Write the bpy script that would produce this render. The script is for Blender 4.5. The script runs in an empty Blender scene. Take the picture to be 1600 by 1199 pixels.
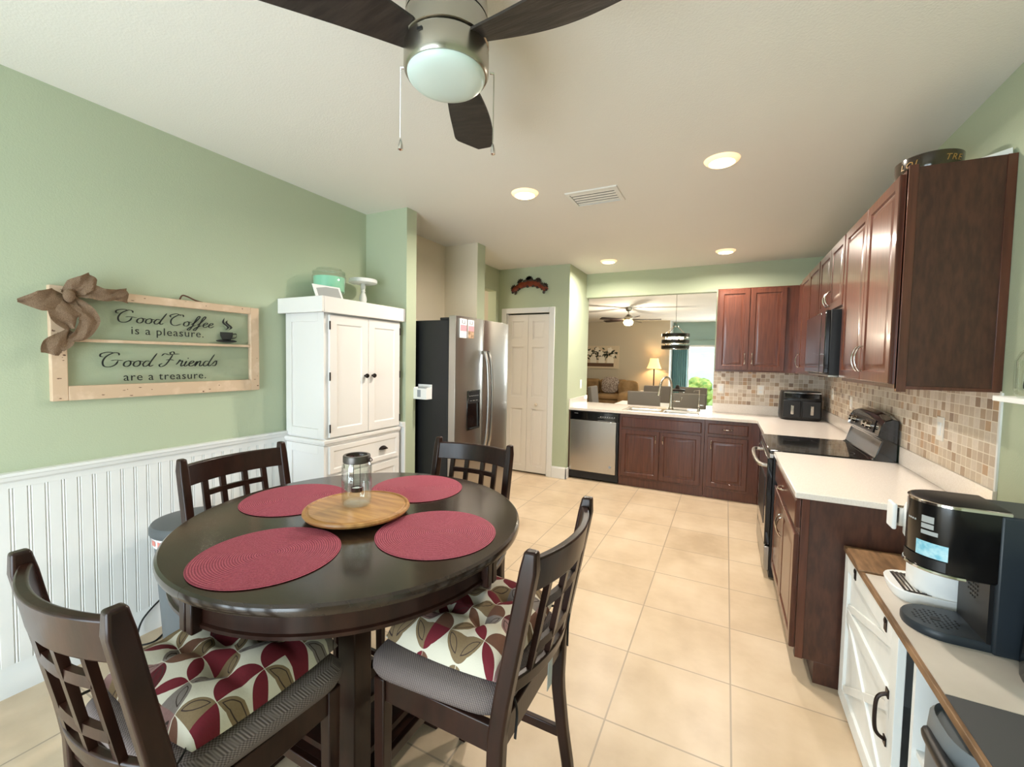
import bpy, bmesh, math, random
from math import sin, cos, pi, radians as R
from mathutils import Vector, Matrix
random.seed(7)
S = bpy.context.scene
COL = S.collection

# ------------------------------------------------------------------ dimensions of the place
XL, XR, ZC = -2.761, 0.992, 2.715
YF = 5.823          # far kitchen wall
YD = 5.11           # pantry wall
XP = -1.778         # side of the pantry block
CT = 0.914          # worktop height
YB = -1.7           # wall behind the camera

# ------------------------------------------------------------------ materials
def lin(c):
    return tuple(((v/255)/12.92 if v/255 <= .04045 else ((v/255+.055)/1.055)**2.4) for v in c)
def nodes(name):
    m = bpy.data.materials.new(name); m.use_nodes = True
    nt = m.node_tree; b = nt.nodes['Principled BSDF']
    return m, nt, b
def L(nt, a, b): nt.links.new(a, b)
def mat(name, rgb, rough=.5, metal=0, rgb2=None, scale=(8, 8, 8), detail=3, bump=0, bscale=None, coat=0, spec=.5, alpha=1, trans=0, ior=1.45, emit=0, ergb=None, contrast=(.35, .65)):
    m, nt, b = nodes(name)
    b.inputs['Base Color'].default_value = (*lin(rgb), 1)
    b.inputs['Roughness'].default_value = rough
    b.inputs['Metallic'].default_value = metal
    b.inputs['Specular IOR Level'].default_value = spec
    b.inputs['Coat Weight'].default_value = coat
    b.inputs['Coat Roughness'].default_value = .12
    b.inputs['Transmission Weight'].default_value = trans
    b.inputs['IOR'].default_value = ior
    if emit:
        b.inputs['Emission Color'].default_value = (*lin(ergb or rgb), 1)
        b.inputs['Emission Strength'].default_value = emit
    if rgb2 is not None or bump:
        tc = nt.nodes.new('ShaderNodeTexCoord'); mp = nt.nodes.new('ShaderNodeMapping')
        mp.inputs['Scale'].default_value = scale
        L(nt, tc.outputs['Object'], mp.inputs['Vector'])
        nz = nt.nodes.new('ShaderNodeTexNoise'); nz.inputs['Scale'].default_value = 1; nz.inputs['Detail'].default_value = detail
        L(nt, mp.outputs[0], nz.inputs['Vector'])
        if rgb2 is not None:
            cr = nt.nodes.new('ShaderNodeValToRGB')
            cr.color_ramp.elements[0].position = contrast[0]; cr.color_ramp.elements[1].position = contrast[1]
            cr.color_ramp.elements[0].color = (*lin(rgb), 1); cr.color_ramp.elements[1].color = (*lin(rgb2), 1)
            L(nt, nz.outputs['Fac'], cr.inputs[0]); L(nt, cr.outputs[0], b.inputs['Base Color'])
        if bump:
            n2 = nz
            if bscale:
                n2 = nt.nodes.new('ShaderNodeTexNoise'); n2.inputs['Scale'].default_value = bscale; n2.inputs['Detail'].default_value = 4
                L(nt, tc.outputs['Object'], n2.inputs['Vector'])
            bp = nt.nodes.new('ShaderNodeBump'); bp.inputs['Strength'].default_value = bump; bp.inputs['Distance'].default_value = .01
            L(nt, n2.outputs['Fac'], bp.inputs['Height']); L(nt, bp.outputs[0], b.inputs['Normal'])
    return m
def glassmat(name, tint=(250, 253, 252), refl=.12):
    m = bpy.data.materials.new(name); m.use_nodes = True; nt = m.node_tree; nt.nodes.clear()
    o = nt.nodes.new('ShaderNodeOutputMaterial'); mx = nt.nodes.new('ShaderNodeMixShader')
    t = nt.nodes.new('ShaderNodeBsdfTransparent'); t.inputs[0].default_value = (*lin(tint), 1)
    g = nt.nodes.new('ShaderNodeBsdfGlossy'); g.inputs['Roughness'].default_value = .03
    lw = nt.nodes.new('ShaderNodeLayerWeight'); lw.inputs[0].default_value = .35
    mt = nt.nodes.new('ShaderNodeMath'); mt.operation = 'MULTIPLY_ADD'; mt.inputs[1].default_value = .38; mt.inputs[2].default_value = refl*.4
    L(nt, lw.outputs['Facing'], mt.inputs[0]); L(nt, mt.outputs[0], mx.inputs[0])
    L(nt, t.outputs[0], mx.inputs[1]); L(nt, g.outputs[0], mx.inputs[2]); L(nt, mx.outputs[0], o.inputs[0])
    return m
class NT:
    """small math helper for node materials"""
    def __init__(s, nt): s.nt = nt
    def m(s, op, a, b=None, c=None):
        n = s.nt.nodes.new('ShaderNodeMath'); n.operation = op
        for i, v in enumerate((a, b, c)):
            if v is None: continue
            if isinstance(v, (int, float)): n.inputs[i].default_value = v
            else: L(s.nt, v, n.inputs[i])
        return n.outputs[0]
    def mix(s, f, a, b):
        n = s.nt.nodes.new('ShaderNodeMix'); n.data_type = 'RGBA'
        if isinstance(f, (int, float)): n.inputs[0].default_value = f
        else: L(s.nt, f, n.inputs[0])
        for i, v in ((6, a), (7, b)):
            if isinstance(v, tuple): n.inputs[i].default_value = (*lin(v), 1)
            else: L(s.nt, v, n.inputs[i])
        return n.outputs[2]
    def xyz(s):
        tc = s.nt.nodes.new('ShaderNodeTexCoord'); sp = s.nt.nodes.new('ShaderNodeSeparateXYZ')
        L(s.nt, tc.outputs['Object'], sp.inputs[0]); return sp.outputs, tc.outputs['Object']
    def comb(s, *v):
        n = s.nt.nodes.new('ShaderNodeCombineXYZ')
        for i, a in enumerate(v):
            if isinstance(a, (int, float)): n.inputs[i].default_value = a
            else: L(s.nt, a, n.inputs[i])
        return n.outputs[0]
    def white(s, vec):
        n = s.nt.nodes.new('ShaderNodeTexWhiteNoise'); n.noise_dimensions = '3D'; L(s.nt, vec, n.inputs[0]); return n.outputs
    def noise(s, vec, sc, det=3):
        n = s.nt.nodes.new('ShaderNodeTexNoise'); n.inputs['Scale'].default_value = sc; n.inputs['Detail'].default_value = det
        L(s.nt, vec, n.inputs['Vector']); return n.outputs['Fac']
    def ramp(s, f, stops, const=False):
        n = s.nt.nodes.new('ShaderNodeValToRGB'); cr = n.color_ramp
        if const: cr.interpolation = 'CONSTANT'
        while len(cr.elements) < len(stops): cr.elements.new(.5)
        for e, (p, c) in zip(cr.elements, stops): e.position = p; e.color = (*lin(c), 1)
        L(s.nt, f, n.inputs[0]); return n.outputs[0]
    def bump(s, h, st, dist=.01):
        n = s.nt.nodes.new('ShaderNodeBump'); n.inputs['Strength'].default_value = st; n.inputs['Distance'].default_value = dist
        L(s.nt, h, n.inputs['Height']); return n.outputs[0]

def floor_mat():
    m, nt, b = nodes('floor_tile'); q = NT(nt); (x, y, z), vec = q.xyz(); T = .4766
    u = q.m('DIVIDE', q.m('ADD', x, 1.3565+T*20), T); v = q.m('DIVIDE', q.m('SUBTRACT', y, 2.2191-T*20), T)
    fu = q.m('ABSOLUTE', q.m('SUBTRACT', q.m('FRACT', u), .5)); fv = q.m('ABSOLUTE', q.m('SUBTRACT', q.m('FRACT', v), .5))
    g = q.m('GREATER_THAN', q.m('MAXIMUM', fu, fv), .4925)
    w = q.white(q.comb(q.m('FLOOR', u), q.m('FLOOR', v), 0))
    n1 = q.noise(vec, 2.2, 6); n2 = q.noise(vec, 9, 6)
    f = q.m('ADD', q.m('MULTIPLY', n1, .7), q.m('ADD', q.m('MULTIPLY', n2, .3), q.m('MULTIPLY', q.m('SUBTRACT', w[0], .5), .12)))
    c = q.ramp(f, [(.32, (182, 160, 132)), (.5, (198, 177, 149)), (.68, (209, 190, 164))])
    c = q.mix(g, c, (158, 142, 122)); L(nt, c, b.inputs['Base Color'])
    b.inputs['Roughness'].default_value = .33
    L(nt, q.bump(q.m('SUBTRACT', q.m('MULTIPLY', n2, .15), g), .25, .004), b.inputs['Normal'])
    return m
def mosaic_mat(name, ax):
    m, nt, b = nodes(name); q = NT(nt); o, vec = q.xyz(); a, z = o[ax], o[2]; T = .0465
    u = q.m('DIVIDE', q.m('ADD', a, 9.07), T); v = q.m('DIVIDE', q.m('ADD', z, .003), T)
    fu = q.m('ABSOLUTE', q.m('SUBTRACT', q.m('FRACT', u), .5)); fv = q.m('ABSOLUTE', q.m('SUBTRACT', q.m('FRACT', v), .5))
    g = q.m('GREATER_THAN', q.m('MAXIMUM', fu, fv), .455)
    w = q.white(q.comb(q.m('FLOOR', u), q.m('FLOOR', v), 3.3))
    c = q.ramp(w[0], [(0, (222, 208, 190)), (.2, (206, 188, 166)), (.36, (229, 216, 200)), (.52, (196, 174, 150)), (.66, (214, 196, 172)), (.78, (178, 150, 122)), (.87, (150, 122, 100)), (.94, (196, 158, 120))], True)
    nz = q.noise(vec, 60, 4)
    c = q.mix(q.m('MULTIPLY', nz, .35), c, (150, 130, 112)); c = q.mix(g, c, (232, 222, 206))
    L(nt, c, b.inputs['Base Color']); b.inputs['Roughness'].default_value = .35
    L(nt, q.bump(q.m('MULTIPLY', g, -1.), .5, .004), b.inputs['Normal'])
    return m
def petal_mat():
    m, nt, b = nodes('petal_print_fabric'); q = NT(nt); (x, y, z), vec = q.xyz(); s = .057
    u0 = q.m('DIVIDE', q.m('ADD', x, 3.01), s); v0 = q.m('DIVIDE', q.m('ADD', y, 3.035), s)
    u = q.m('PINGPONG', u0, 1); v = q.m('PINGPONG', v0, 1)
    w = q.white(q.comb(q.m('FLOOR', u0), q.m('FLOOR', v0), 1.7)); sp = nt.nodes.new('ShaderNodeSeparateColor'); L(nt, w[1], sp.inputs[0])
    def dist(a, c): return q.m('SQRT', q.m('ADD', q.m('POWER', q.m('SUBTRACT', u, a), 2), q.m('POWER', q.m('SUBTRACT', v, c), 2)))
    d1 = dist(0, 0); d2 = dist(1, 1); mx = q.m('MAXIMUM', d1, d2)
    leaf = q.m('LESS_THAN', mx, .985); quarter = q.m('LESS_THAN', d1, .985)
    isq = q.m('GREATER_THAN', sp.outputs[1], .42)
    ins = q.m('ADD', q.m('MULTIPLY', isq, quarter), q.m('MULTIPLY', q.m('SUBTRACT', 1, isq), leaf))
    col = q.ramp(sp.outputs[0], [(0, (112, 32, 44)), (.27, (112, 78, 62)), (.45, (130, 110, 82)), (.62, (134, 124, 118)), (.76, (146, 112, 108)), (.88, (90, 28, 36))], True)
    nz = q.noise(vec, 180, 3); col = q.mix(q.m('MULTIPLY', nz, .3), col, (70, 52, 46))
    ol = q.m('LESS_THAN', q.m('ABSOLUTE', q.m('SUBTRACT', mx, .86)), .018)
    ol = q.m('MULTIPLY', ol, q.m('GREATER_THAN', sp.outputs[0], .45))
    c = q.mix(ins, (206, 199, 182), col); c = q.mix(q.m('MULTIPLY', ol, q.m('LESS_THAN', mx, .95)), c, (60, 48, 44))
    L(nt, c, b.inputs['Base Color']); b.inputs['Roughness'].default_value = .9; b.inputs['Specular IOR Level'].default_value = .2
    L(nt, q.bump(nz, .25, .002), b.inputs['Normal'])
    return m
def weave_mat(name, c1, c2, sc=420):
    m, nt, b = nodes(name); q = NT(nt); (x, y, z), vec = q.xyz()
    h = q.m('MULTIPLY', q.m('SINE', q.m('MULTIPLY', q.m('ADD', x, z), sc)), q.m('SINE', q.m('MULTIPLY', q.m('ADD', y, q.m('MULTIPLY', z, .6)), sc)))
    h = q.m('ADD', q.m('MULTIPLY', h, .5), .5)
    L(nt, q.mix(h, c1, c2), b.inputs['Base Color']); b.inputs['Roughness'].default_value = .95; b.inputs['Specular IOR Level'].default_value = .15
    L(nt, q.bump(h, .5, .003), b.inputs['Normal']); return m
def mat_rings():
    m, nt, b = nodes('woven_crimson'); q = NT(nt); (x, y, z), vec = q.xyz()
    r = q.m('SQRT', q.m('ADD', q.m('MULTIPLY', x, x), q.m('MULTIPLY', y, y)))
    h = q.m('SINE', q.m('MULTIPLY', r, 2*pi/.0068)); nz = q.noise(vec, 350, 2)
    f = q.m('ADD', q.m('MULTIPLY', h, .25), q.m('MULTIPLY', nz, .9))
    L(nt, q.ramp(f, [(.1, (122, 38, 56)), (.5, (166, 66, 88)), (.85, (198, 104, 120))]), b.inputs['Base Color'])
    b.inputs['Roughness'].default_value = .75
    L(nt, q.bump(h, .6, .003), b.inputs['Normal']); return m
def wood_mat(name, c1, c2, grain=(3, 3, 40), rough=.35, coat=.3, c3=None):
    return mat(name, c1, rough, 0, c2, grain, 5, .06, None, coat)
def steel_mat(name, rgb=(196, 192, 186), rough=.28, axis=(400, 400, 2)):
    return mat(name, rgb, rough, 1, None, axis, 2, .03)

M = dict(
 green=mat('sage_green_paint', (180, 190, 163), .75, bump=.12, bscale=170),
 cream=mat('cream_paint', (222, 212, 190), .75, bump=.12, bscale=170),
 ceil=mat('ceiling_paint', (228, 226, 219), .85, bump=.14, bscale=120),
 beige=mat('beige_paint', (190, 182, 164), .8),
 teal=mat('teal_paint', (150, 174, 168), .8),
 white=mat('white_semigloss', (232, 233, 232), .4),
 armoire=mat('warm_white_lacquer', (236, 233, 230), .42),
 door=mat('door_white', (234, 229, 224), .45),
 floor=floor_mat(), mosR=mosaic_mat('travertine_mosaic_side', 1), mosF=mosaic_mat('travertine_mosaic_far', 0),
 quartz=mat('pale_quartz', (228, 218, 208), .1, 0, (236, 228, 220), (160, 160, 160), 2),
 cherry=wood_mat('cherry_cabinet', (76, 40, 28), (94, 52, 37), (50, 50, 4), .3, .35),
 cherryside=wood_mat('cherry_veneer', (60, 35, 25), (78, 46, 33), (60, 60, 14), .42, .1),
 espresso=mat('espresso_wood', (34, 18, 13), .3, 0, (48, 26, 19), (30, 30, 8), 5, .04, None, .1, .32),
 top=mat('espresso_tabletop', (38, 27, 20), .2, 0, (50, 37, 28), (4, 30, 10), 4, 0, None, .3),
 dark=mat('near_black', (14, 13, 13), .5),
 tweed=weave_mat('taupe_tweed', (84, 74, 72), (138, 126, 122), 800),
 petal=petal_mat(), crimson=mat_rings(),
 acacia=mat('acacia_wood', (148, 98, 52), .4, 0, (196, 148, 88), (6, 45, 20), 4, .02, None, .1, contrast=(.3, .7)),
 rustic=mat('rustic_plank', (98, 72, 48), .55, 0, (146, 112, 80), (40, 7, 20), 5, .1),
 nickel=mat('brushed_nickel', (178, 172, 160), .27, 1, None, (3, 3, 300), 2, .02),
 chrome=mat('polished_chrome', (214, 210, 204), .12, 1),
 bronze=mat('dark_bronze', (40, 30, 26), .35, .6),
 steel=steel_mat('brushed_steel', (176, 172, 166), .32, (2, 300, 2)),
 steelx=steel_mat('brushed_steel_front', (190, 184, 176), .25, (300, 2, 2)),
 blackgloss=mat('black_gloss', (10, 10, 11), .06, coat=.5),
 satin=mat('satin_black', (12, 12, 13), .22, coat=.15),
 blackmat=mat('black_plastic', (20, 20, 22), .38),
 blackside=mat('black_textured_panel', (22, 23, 26), .42, bump=.15, bscale=300),
 slate=mat('slate_blue_plastic', (38, 45, 52), .42),
 walnut=mat('charcoal_blade', (34, 28, 25), .5, 0, (52, 44, 39), (10, 60, 10), 5, .25),
 opal=mat('opal_glass', (206, 222, 216), .3),
 glass=glassmat('clear_glass'),
 pane=glassmat('window_glass', (254, 255, 255), .05),
 mint=mat('mint_enamel', (150, 216, 184), .3),
 mintdark=mat('pale_green_glaze', (152, 176, 130), .3),
 burlap=mat('burlap', (112, 90, 72), .95, 0, (150, 126, 104), (420, 420, 420), 2, .5, None, 0, .1),
 distress=mat('chippy_cream_paint', (222, 196, 170), .7, 0, (206, 178, 150), (14, 14, 14), 6, .1, contrast=(.3, .5)),
 chip=mat('bare_old_wood', (92, 62, 48), .9),
 ink=mat('black_vinyl', (22, 28, 26), .5),
 grey=mat('grey_bin_plastic', (104, 110, 114), .5), greydk=mat('grey_lid_plastic', (84, 88, 90), .5), bag=mat('white_bin_liner', (226, 226, 226), .6), pinkprint=mat('pale_red_print', (206, 130, 120), .6),
 laminate=mat('light_greige_mat', (186, 178, 168), .5, 0, (198, 190, 180), (5, 5, 5)),
 charcoalmat=mat('charcoal_mat', (72, 72, 74), .8),
 barwhite=mat('painted_white_boards', (228, 230, 228), .5, 0, (218, 222, 220), (8, 8, 2)),
 lens=mat('lit_lens', (255, 240, 214), .5, emit=14, ergb=(255, 226, 178)),
 glowring=mat('bezel_added_glow', (240, 226, 208), .6, emit=.9, ergb=(255, 206, 150)),  # weak emission stands in for lens light falling on the trim ring
 fanlens=mat('lit_fan_lens', (255, 236, 200), .5, emit=16, ergb=(255, 214, 140)),
 shadelit=mat('lit_lamp_shade', (240, 214, 170), .8, emit=1.3, ergb=(255, 206, 130)),
 bulb=mat('lit_bulb', (255, 240, 220), .4, emit=10, ergb=(255, 226, 190)),
 plate=mat('switch_plate_white', (236, 230, 220), .35),
 sofa=mat('tan_microfiber', (126, 100, 66), .9, 0, (152, 124, 88), (5, 5, 5)),
 pillow=mat('grey_print_pillow', (126, 112, 104), .9, 0, (170, 158, 150), (30, 30, 30), 2, contrast=(.48, .52)),
 greyfab=mat('grey_linen', (128, 120, 112), .9), curtain=mat('teal_curtain', (110, 150, 154), .85),
 grass=mat('lawn_grass', (126, 158, 84), .95, 0, (160, 182, 104), (3, 3, 3)), shrub=mat('shrub_leaves', (110, 150, 74), .9, 0, (188, 196, 110), (6, 6, 6)),
 siding=mat('neighbour_siding', (206, 216, 224), .8), roofm=mat('neighbour_roof', (150, 158, 168), .9),
 red=mat('carved_red_glaze', (96, 32, 22), .35, 0, (134, 62, 30), (16, 16, 16)), leafdk=mat('carved_dark_leaf', (34, 34, 22), .4, 0, (58, 40, 26), (30, 30, 30)),
 potbrown=mat('dark_glazed_pottery', (44, 30, 22), .15, 0, (70, 60, 36), (7, 7, 7), coat=.5), ochre=mat('ochre_lettering', (168, 128, 66), .4),
 copper=mat('rose_copper', (196, 136, 110), .3, 1), tag=mat('care_tag_cloth', (176, 186, 192), .8),
 paper=mat('white_paper', (240, 240, 240), .8), papergrey=mat('grey_print', (150, 156, 164), .8),
 photo1=mat('photo_pink', (196, 140, 150), .5), photo2=mat('photo_brown', (112, 84, 60), .5, 0, (190, 160, 130), (40, 40, 40)), blueled=mat('pale_blue_sticker', (120, 190, 214), .4, 0, (190, 226, 236), (50, 50, 50)), vent=mat('vent_enamel', (226, 226, 220), .45), ventdk=mat('vent_painted_shade', (46, 48, 48), .9),
 pewter=mat('aged_pewter', (96, 90, 86), .35, .8),
 tankglass=glassmat('smoky_tank', (150, 156, 170), .2), knobw=mat('ivory_knob', (226, 214, 196), .3), rubber=mat('rubber', (18, 18, 18), .7), linew=mat('pale_marking', (170, 172, 172), .4), tulip=mat('artwork_white', (232, 226, 212), .7), artgreen=mat('artwork_green', (66, 70, 56), .8), artbrown=mat('artwork_brown', (100, 74, 56), .8), artbg=mat('artwork_ground', (208, 194, 170), .8),
)

# ------------------------------------------------------------------ mesh building
class MB:
    def __init__(s): s.v = []; s.f = []; s.m = []; s.mi = 0; s.sm = []
    def add(s, vs, fs, smooth=False):
        n = len(s.v); s.v += [tuple(p) for p in vs]; s.f += [tuple(i+n for i in f) for f in fs]
        s.m += [s.mi]*len(fs); s.sm += [smooth]*len(fs); return s
    def box(s, x0, x1, y0, y1, z0, z1):
        if x0 > x1: x0, x1 = x1, x0
        if y0 > y1: y0, y1 = y1, y0
        if z0 > z1: z0, z1 = z1, z0
        return s.add([(x0,y0,z0),(x1,y0,z0),(x1,y1,z0),(x0,y1,z0),(x0,y0,z1),(x1,y0,z1),(x1,y1,z1),(x0,y1,z1)],
              [(3,2,1,0),(4,5,6,7),(0,1,5,4),(1,2,6,5),(2,3,7,6),(3,0,4,7)])
    def rings(s, rs, cap=True, closed=True, smooth=False, loop=False):
        n = len(rs[0]); vs = [p for r in rs for p in r]; fs = []
        k = len(rs)
        for i in range(k if loop else k-1):
            j = (i+1) % k
            for a in range(n if closed else n-1):
                b = (a+1) % n
                fs.append((i*n+a, i*n+b, j*n+b, j*n+a))
        s.add(vs, fs, smooth)
        if cap and not loop:
            n0 = len(s.v)-len(vs)
            for r, rev in ((0, True), (k-1, False)):
                f = [n0+r*n+a for a in range(n)]
                if rev: f.reverse()
                s.f.append(tuple(f)); s.m.append(s.mi); s.sm.append(False)
        return s
    def loft(s, secs):      # (cx, cy, z, w, d) sections of a square member
        return s.rings([[(x-w/2,y-d/2,z),(x+w/2,y-d/2,z),(x+w/2,y+d/2,z),(x-w/2,y+d/2,z)] for x,y,z,w,d in secs])
    def lathe(s, prof, c=(0,0,0), n=32, axis='z', cap=True, smooth=True):
        rs = []
        for r, h in prof:
            ring = []
            for k in range(n):
                a = 2*pi*k/n; u, w = r*cos(a), r*sin(a)
                if axis == 'z': p = (u, w, h)
                elif axis == 'y': p = (w, h, u)
                else: p = (h, u, w)
                ring.append((p[0]+c[0], p[1]+c[1], p[2]+c[2]))
            rs.append(ring)
        return s.rings(rs, cap, True, smooth)
    def tube(s, pts, r, n=10, cap=True, flat=None):
        pts = [Vector(p) for p in pts]; rs = []; up = None
        for i, p in enumerate(pts):
            t = (pts[min(i+1, len(pts)-1)]-pts[max(i-1, 0)]).normalized()
            if up is None: up = Vector((0,0,1)) if abs(t.z) < .9 else Vector((1,0,0))
            a = t.cross(up).normalized(); b = a.cross(t).normalized(); up = b
            rr = r[i] if isinstance(r, (list, tuple)) else r
            rs.append([tuple(p+a*rr*cos(2*pi*k/n)*(flat or 1)+b*rr*sin(2*pi*k/n)) for k in range(n)])
        return s.rings(rs, cap, True, True)
    def prism(s, poly, a0, a1, axis='z'):
        def P(u, v, h): return {'z': (u, v, h), 'x': (h, u, v), 'y': (u, h, v)}[axis]
        return s.rings([[P(u, v, a0) for u, v in poly], [P(u, v, a1) for u, v in poly]])
    def panel(s, O, U, V, w, h, loops, N=None):
        """rectangular rings: loops of (inset, height) over corner O, unit dirs U,V"""
        O, U, V = Vector(O), Vector(U), Vector(V); N = Vector(N) if N else U.cross(V)
        rs = []
        for i, d in loops:
            rs.append([tuple(O+U*a+V*b+N*d) for a, b in ((i,i),(w-i,i),(w-i,h-i),(i,h-i))])
        return s.rings(rs)
    def sphere(s, c, r, n=14, sc=(1,1,1)):
        prof = [(max(1e-4, sin(pi*k/n)), -cos(pi*k/n)) for k in range(n+1)]
        rs = [[(c[0]+q*r*sc[0]*cos(2*pi*a/(2*n)), c[1]+q*r*sc[1]*sin(2*pi*a/(2*n)), c[2]+h*r*sc[2]) for a in range(2*n)] for q, h in prof]
        return s.rings(rs, True, True, True)
    def build(s, name, m, parent=None, bevel=0, seg=2, smooth=None, sub=0, angle=35):
        me = bpy.data.meshes.new(name)
        off = parent.location if parent is not None else Vector((0,0,0))
        if parent is not None and parent.parent is not None: off = off + parent.parent.location
        me.from_pydata([(x-off[0], y-off[1], z-off[2]) for x, y, z in s.v], [], s.f)
        ms = m if isinstance(m, (list, tuple)) else [m]
        for k in ms: me.materials.append(M[k] if isinstance(k, str) else k)
        for p, i, q in zip(me.polygons, s.m, s.sm):
            p.material_index = i; p.use_smooth = True
        me.update()
        bm = bmesh.new(); bm.from_mesh(me); bmesh.ops.recalc_face_normals(bm, faces=bm.faces); bm.to_mesh(me); bm.free()
        me.set_sharp_from_angle(angle=R(180 if smooth is True else 34))
        o = bpy.data.objects.new(name, me); COL.objects.link(o)
        if parent is not None: o.parent = parent
        if bevel:
            b = o.modifiers.new('bevel', 'BEVEL'); b.width = bevel; b.segments = seg; b.limit_method = 'ANGLE'; b.angle_limit = R(angle); b.harden_normals = False
        if sub:
            k = o.modifiers.new('sub', 'SUBSURF'); k.levels = sub; k.render_levels = sub
        return o
def thing(name, label, cat, loc=(0,0,0), group=None):
    o = bpy.data.objects.new(name, None); o.empty_display_size = .05; COL.objects.link(o); o.location = loc
    return tag(o, label, cat, group)
def tag(o, label, cat, group=None):
    o['label'] = label; o['category'] = cat
    if group: o['group'] = group
    return o
def struct(name, mb, m, **k):
    o = mb.build(name, m, **k); o['kind'] = 'structure'; return o
def dup(o, parent=None):
    c = o.copy(); COL.objects.link(c)
    if parent is not None: c.parent = parent
    for ch in [x for x in bpy.data.objects if x.parent == o]: dup(ch, c)
    return c
def spline(pts, n=8):
    pts = [Vector(p) for p in pts]; out = []
    P = [pts[0]*2-pts[1]]+pts+[pts[-1]*2-pts[-2]]
    for i in range(1, len(P)-2):
        for k in range(n):
            t = k/n; a, b, c, d = P[i-1], P[i], P[i+1], P[i+2]
            out.append(.5*((2*b)+(c-a)*t+(2*a-5*b+4*c-d)*t*t+(3*b-a-3*c+d)*t**3))
    out.append(pts[-1]); return out
def text(body, size, mapper, depth=.001, shear=0, space=1.0):
    """returns list (verts, faces) of lettering mapped by mapper(x, y, z)"""
    cu = bpy.data.curves.new('t', 'FONT'); cu.body = body; cu.size = size; cu.extrude = depth; cu.shear = shear; cu.space_character = space; cu.resolution_u = 3
    cu.align_x = 'CENTER'
    o = bpy.data.objects.new('t', cu); COL.objects.link(o); dg = bpy.context.evaluated_depsgraph_get()
    me = bpy.data.meshes.new_from_object(o.evaluated_get(dg)); vs = [mapper(*v.co) for v in me.vertices]; fs = [tuple(p.vertices) for p in me.polygons]
    bpy.data.objects.remove(o); bpy.data.curves.remove(cu); bpy.data.meshes.remove(me)
    return vs, fs

# ------------------------------------------------------------------ camera
f, yaw, pitch, roll, H, cx, cy = 665.57, .4687, .0464, .0184, 1.5205, 797.11, 591.73
fw = Vector((-sin(yaw)*cos(pitch), cos(yaw)*cos(pitch), -sin(pitch))); r0 = Vector((cos(yaw), sin(yaw), 0)); u0 = r0.cross(fw)
rr = cos(roll)*r0+sin(roll)*u0; uu = -sin(roll)*r0+cos(roll)*u0
cam = bpy.data.objects.new('camera', bpy.data.cameras.new('camera')); COL.objects.link(cam)
cam.matrix_world = Matrix(((rr.x, uu.x, -fw.x, 0), (rr.y, uu.y, -fw.y, 0), (rr.z, uu.z, -fw.z, H), (0, 0, 0, 1)))
cam.data.sensor_width = 36; cam.data.lens = f*36/1600; cam.data.clip_start = .02; cam.data.clip_end = 200
cam.data.shift_x = (800-cx)/1600; cam.data.shift_y = -(599.5-cy)/1600
S.camera = cam

# ------------------------------------------------------------------ room shell
W = .12
struct('floor', MB().box(-7, 3.4, YB-.1, 14.0, -.1, 0), 'floor')
struct('ceiling', MB().box(-7, 3.4, YB-.1, 14.0, ZC, ZC+.1), 'ceil')
struct('wall_left', MB().box(XL-W, XL, YB, 2.825, 0, ZC), 'green')
struct('wall_left_pier', MB().box(XL, -2.32, 2.704, 2.825, 0, ZC), 'green')
struct('wall_alcove', MB().box(XL-W, -2.748, 2.825, 3.98, 0, ZC), 'cream')
struct('wall_alcove_end', MB().box(-2.748, -2.34, 3.826, 3.98, 0, ZC), 'green')
struct('wall_alcove_face', MB().box(-2.748, -2.341, 3.822, 3.826, 0, ZC), 'cream')
hw = MB(); hw.box(-2.90, -2.78, 3.98, YD+.1, 2.42, ZC); hw.box(-2.90, -2.78, 5.03, YD+.1, 0, 2.42)
struct('wall_hallway', hw, 'green')
hb = MB(); hb.box(-4.7, -4.6, 2.9, 6.3, 0, ZC); hb.box(-4.6, -2.90, 6.2, 6.3, 0, ZC); hb.box(-4.6, -2.90, 2.9, 3.0, 0, ZC)
struct('wall_hallway_back', hb, 'beige')
hd = MB(); hd.box(-4.59, -4.56, 4.75, 4.84, 0, 2.1); hd.box(-4.59, -4.56, 5.55, 5.64, 0, 2.1); hd.box(-4.59, -4.56, 4.75, 5.64, 2.1, 2.19)
struct('trim_1', hd, 'white')
pb = MB(); pb.box(-2.78, -2.66, YD, YD+W, 0, ZC); pb.box(-2.04, XP, YD, YD+W, 0, ZC); pb.box(-2.66, -2.04, YD, YD+W, 2.13, ZC)
pb.box(XP-W, XP, YD+W, 5.95, 0, ZC); pb.box(-2.78, XP-W, 5.83, 5.95, 0, ZC)
struct('wall_pantry', pb, 'green'); struct('wall_pantry_side', MB().box(-2.90, -2.78, YD+.1, 5.95, 0, ZC), 'green')
struct('wall_far_header', MB().box(XP, XR+W, YF, YF+W, 2.39, ZC), 'green')
struct('wall_far', MB().box(-.135, XR+W, YF, YF+W, 0, 2.39), 'green')
struct('wall_far_half', MB().box(XP, -.135, YF, YF+W, 0, .88), 'green')
struct('wall_right', MB().box(XR, XR+W, YB, YF, 0, ZC), 'green')
# wall behind the camera, with a wide patio door
wb = MB(); wb.box(XL-W, -2.35, YB-W, YB, 0, ZC); wb.box(-2.35, -.2, YB-W, YB, 2.15, ZC); wb.box(-.2, XR+W, YB-W, YB, 0, ZC)
struct('wall_back', wb, 'green')
d = MB(); 
for x in (-2.35, -1.305, -.28): d.box(x, x+.08, YB-.09, YB-.03, 0, 2.15)
d.box(-2.35, -.2, YB-.09, YB-.03, 2.07, 2.15); d.box(-2.35, -.2, YB-.09, YB-.03, 0, .08)
struct('window_1', d, 'white')
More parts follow.
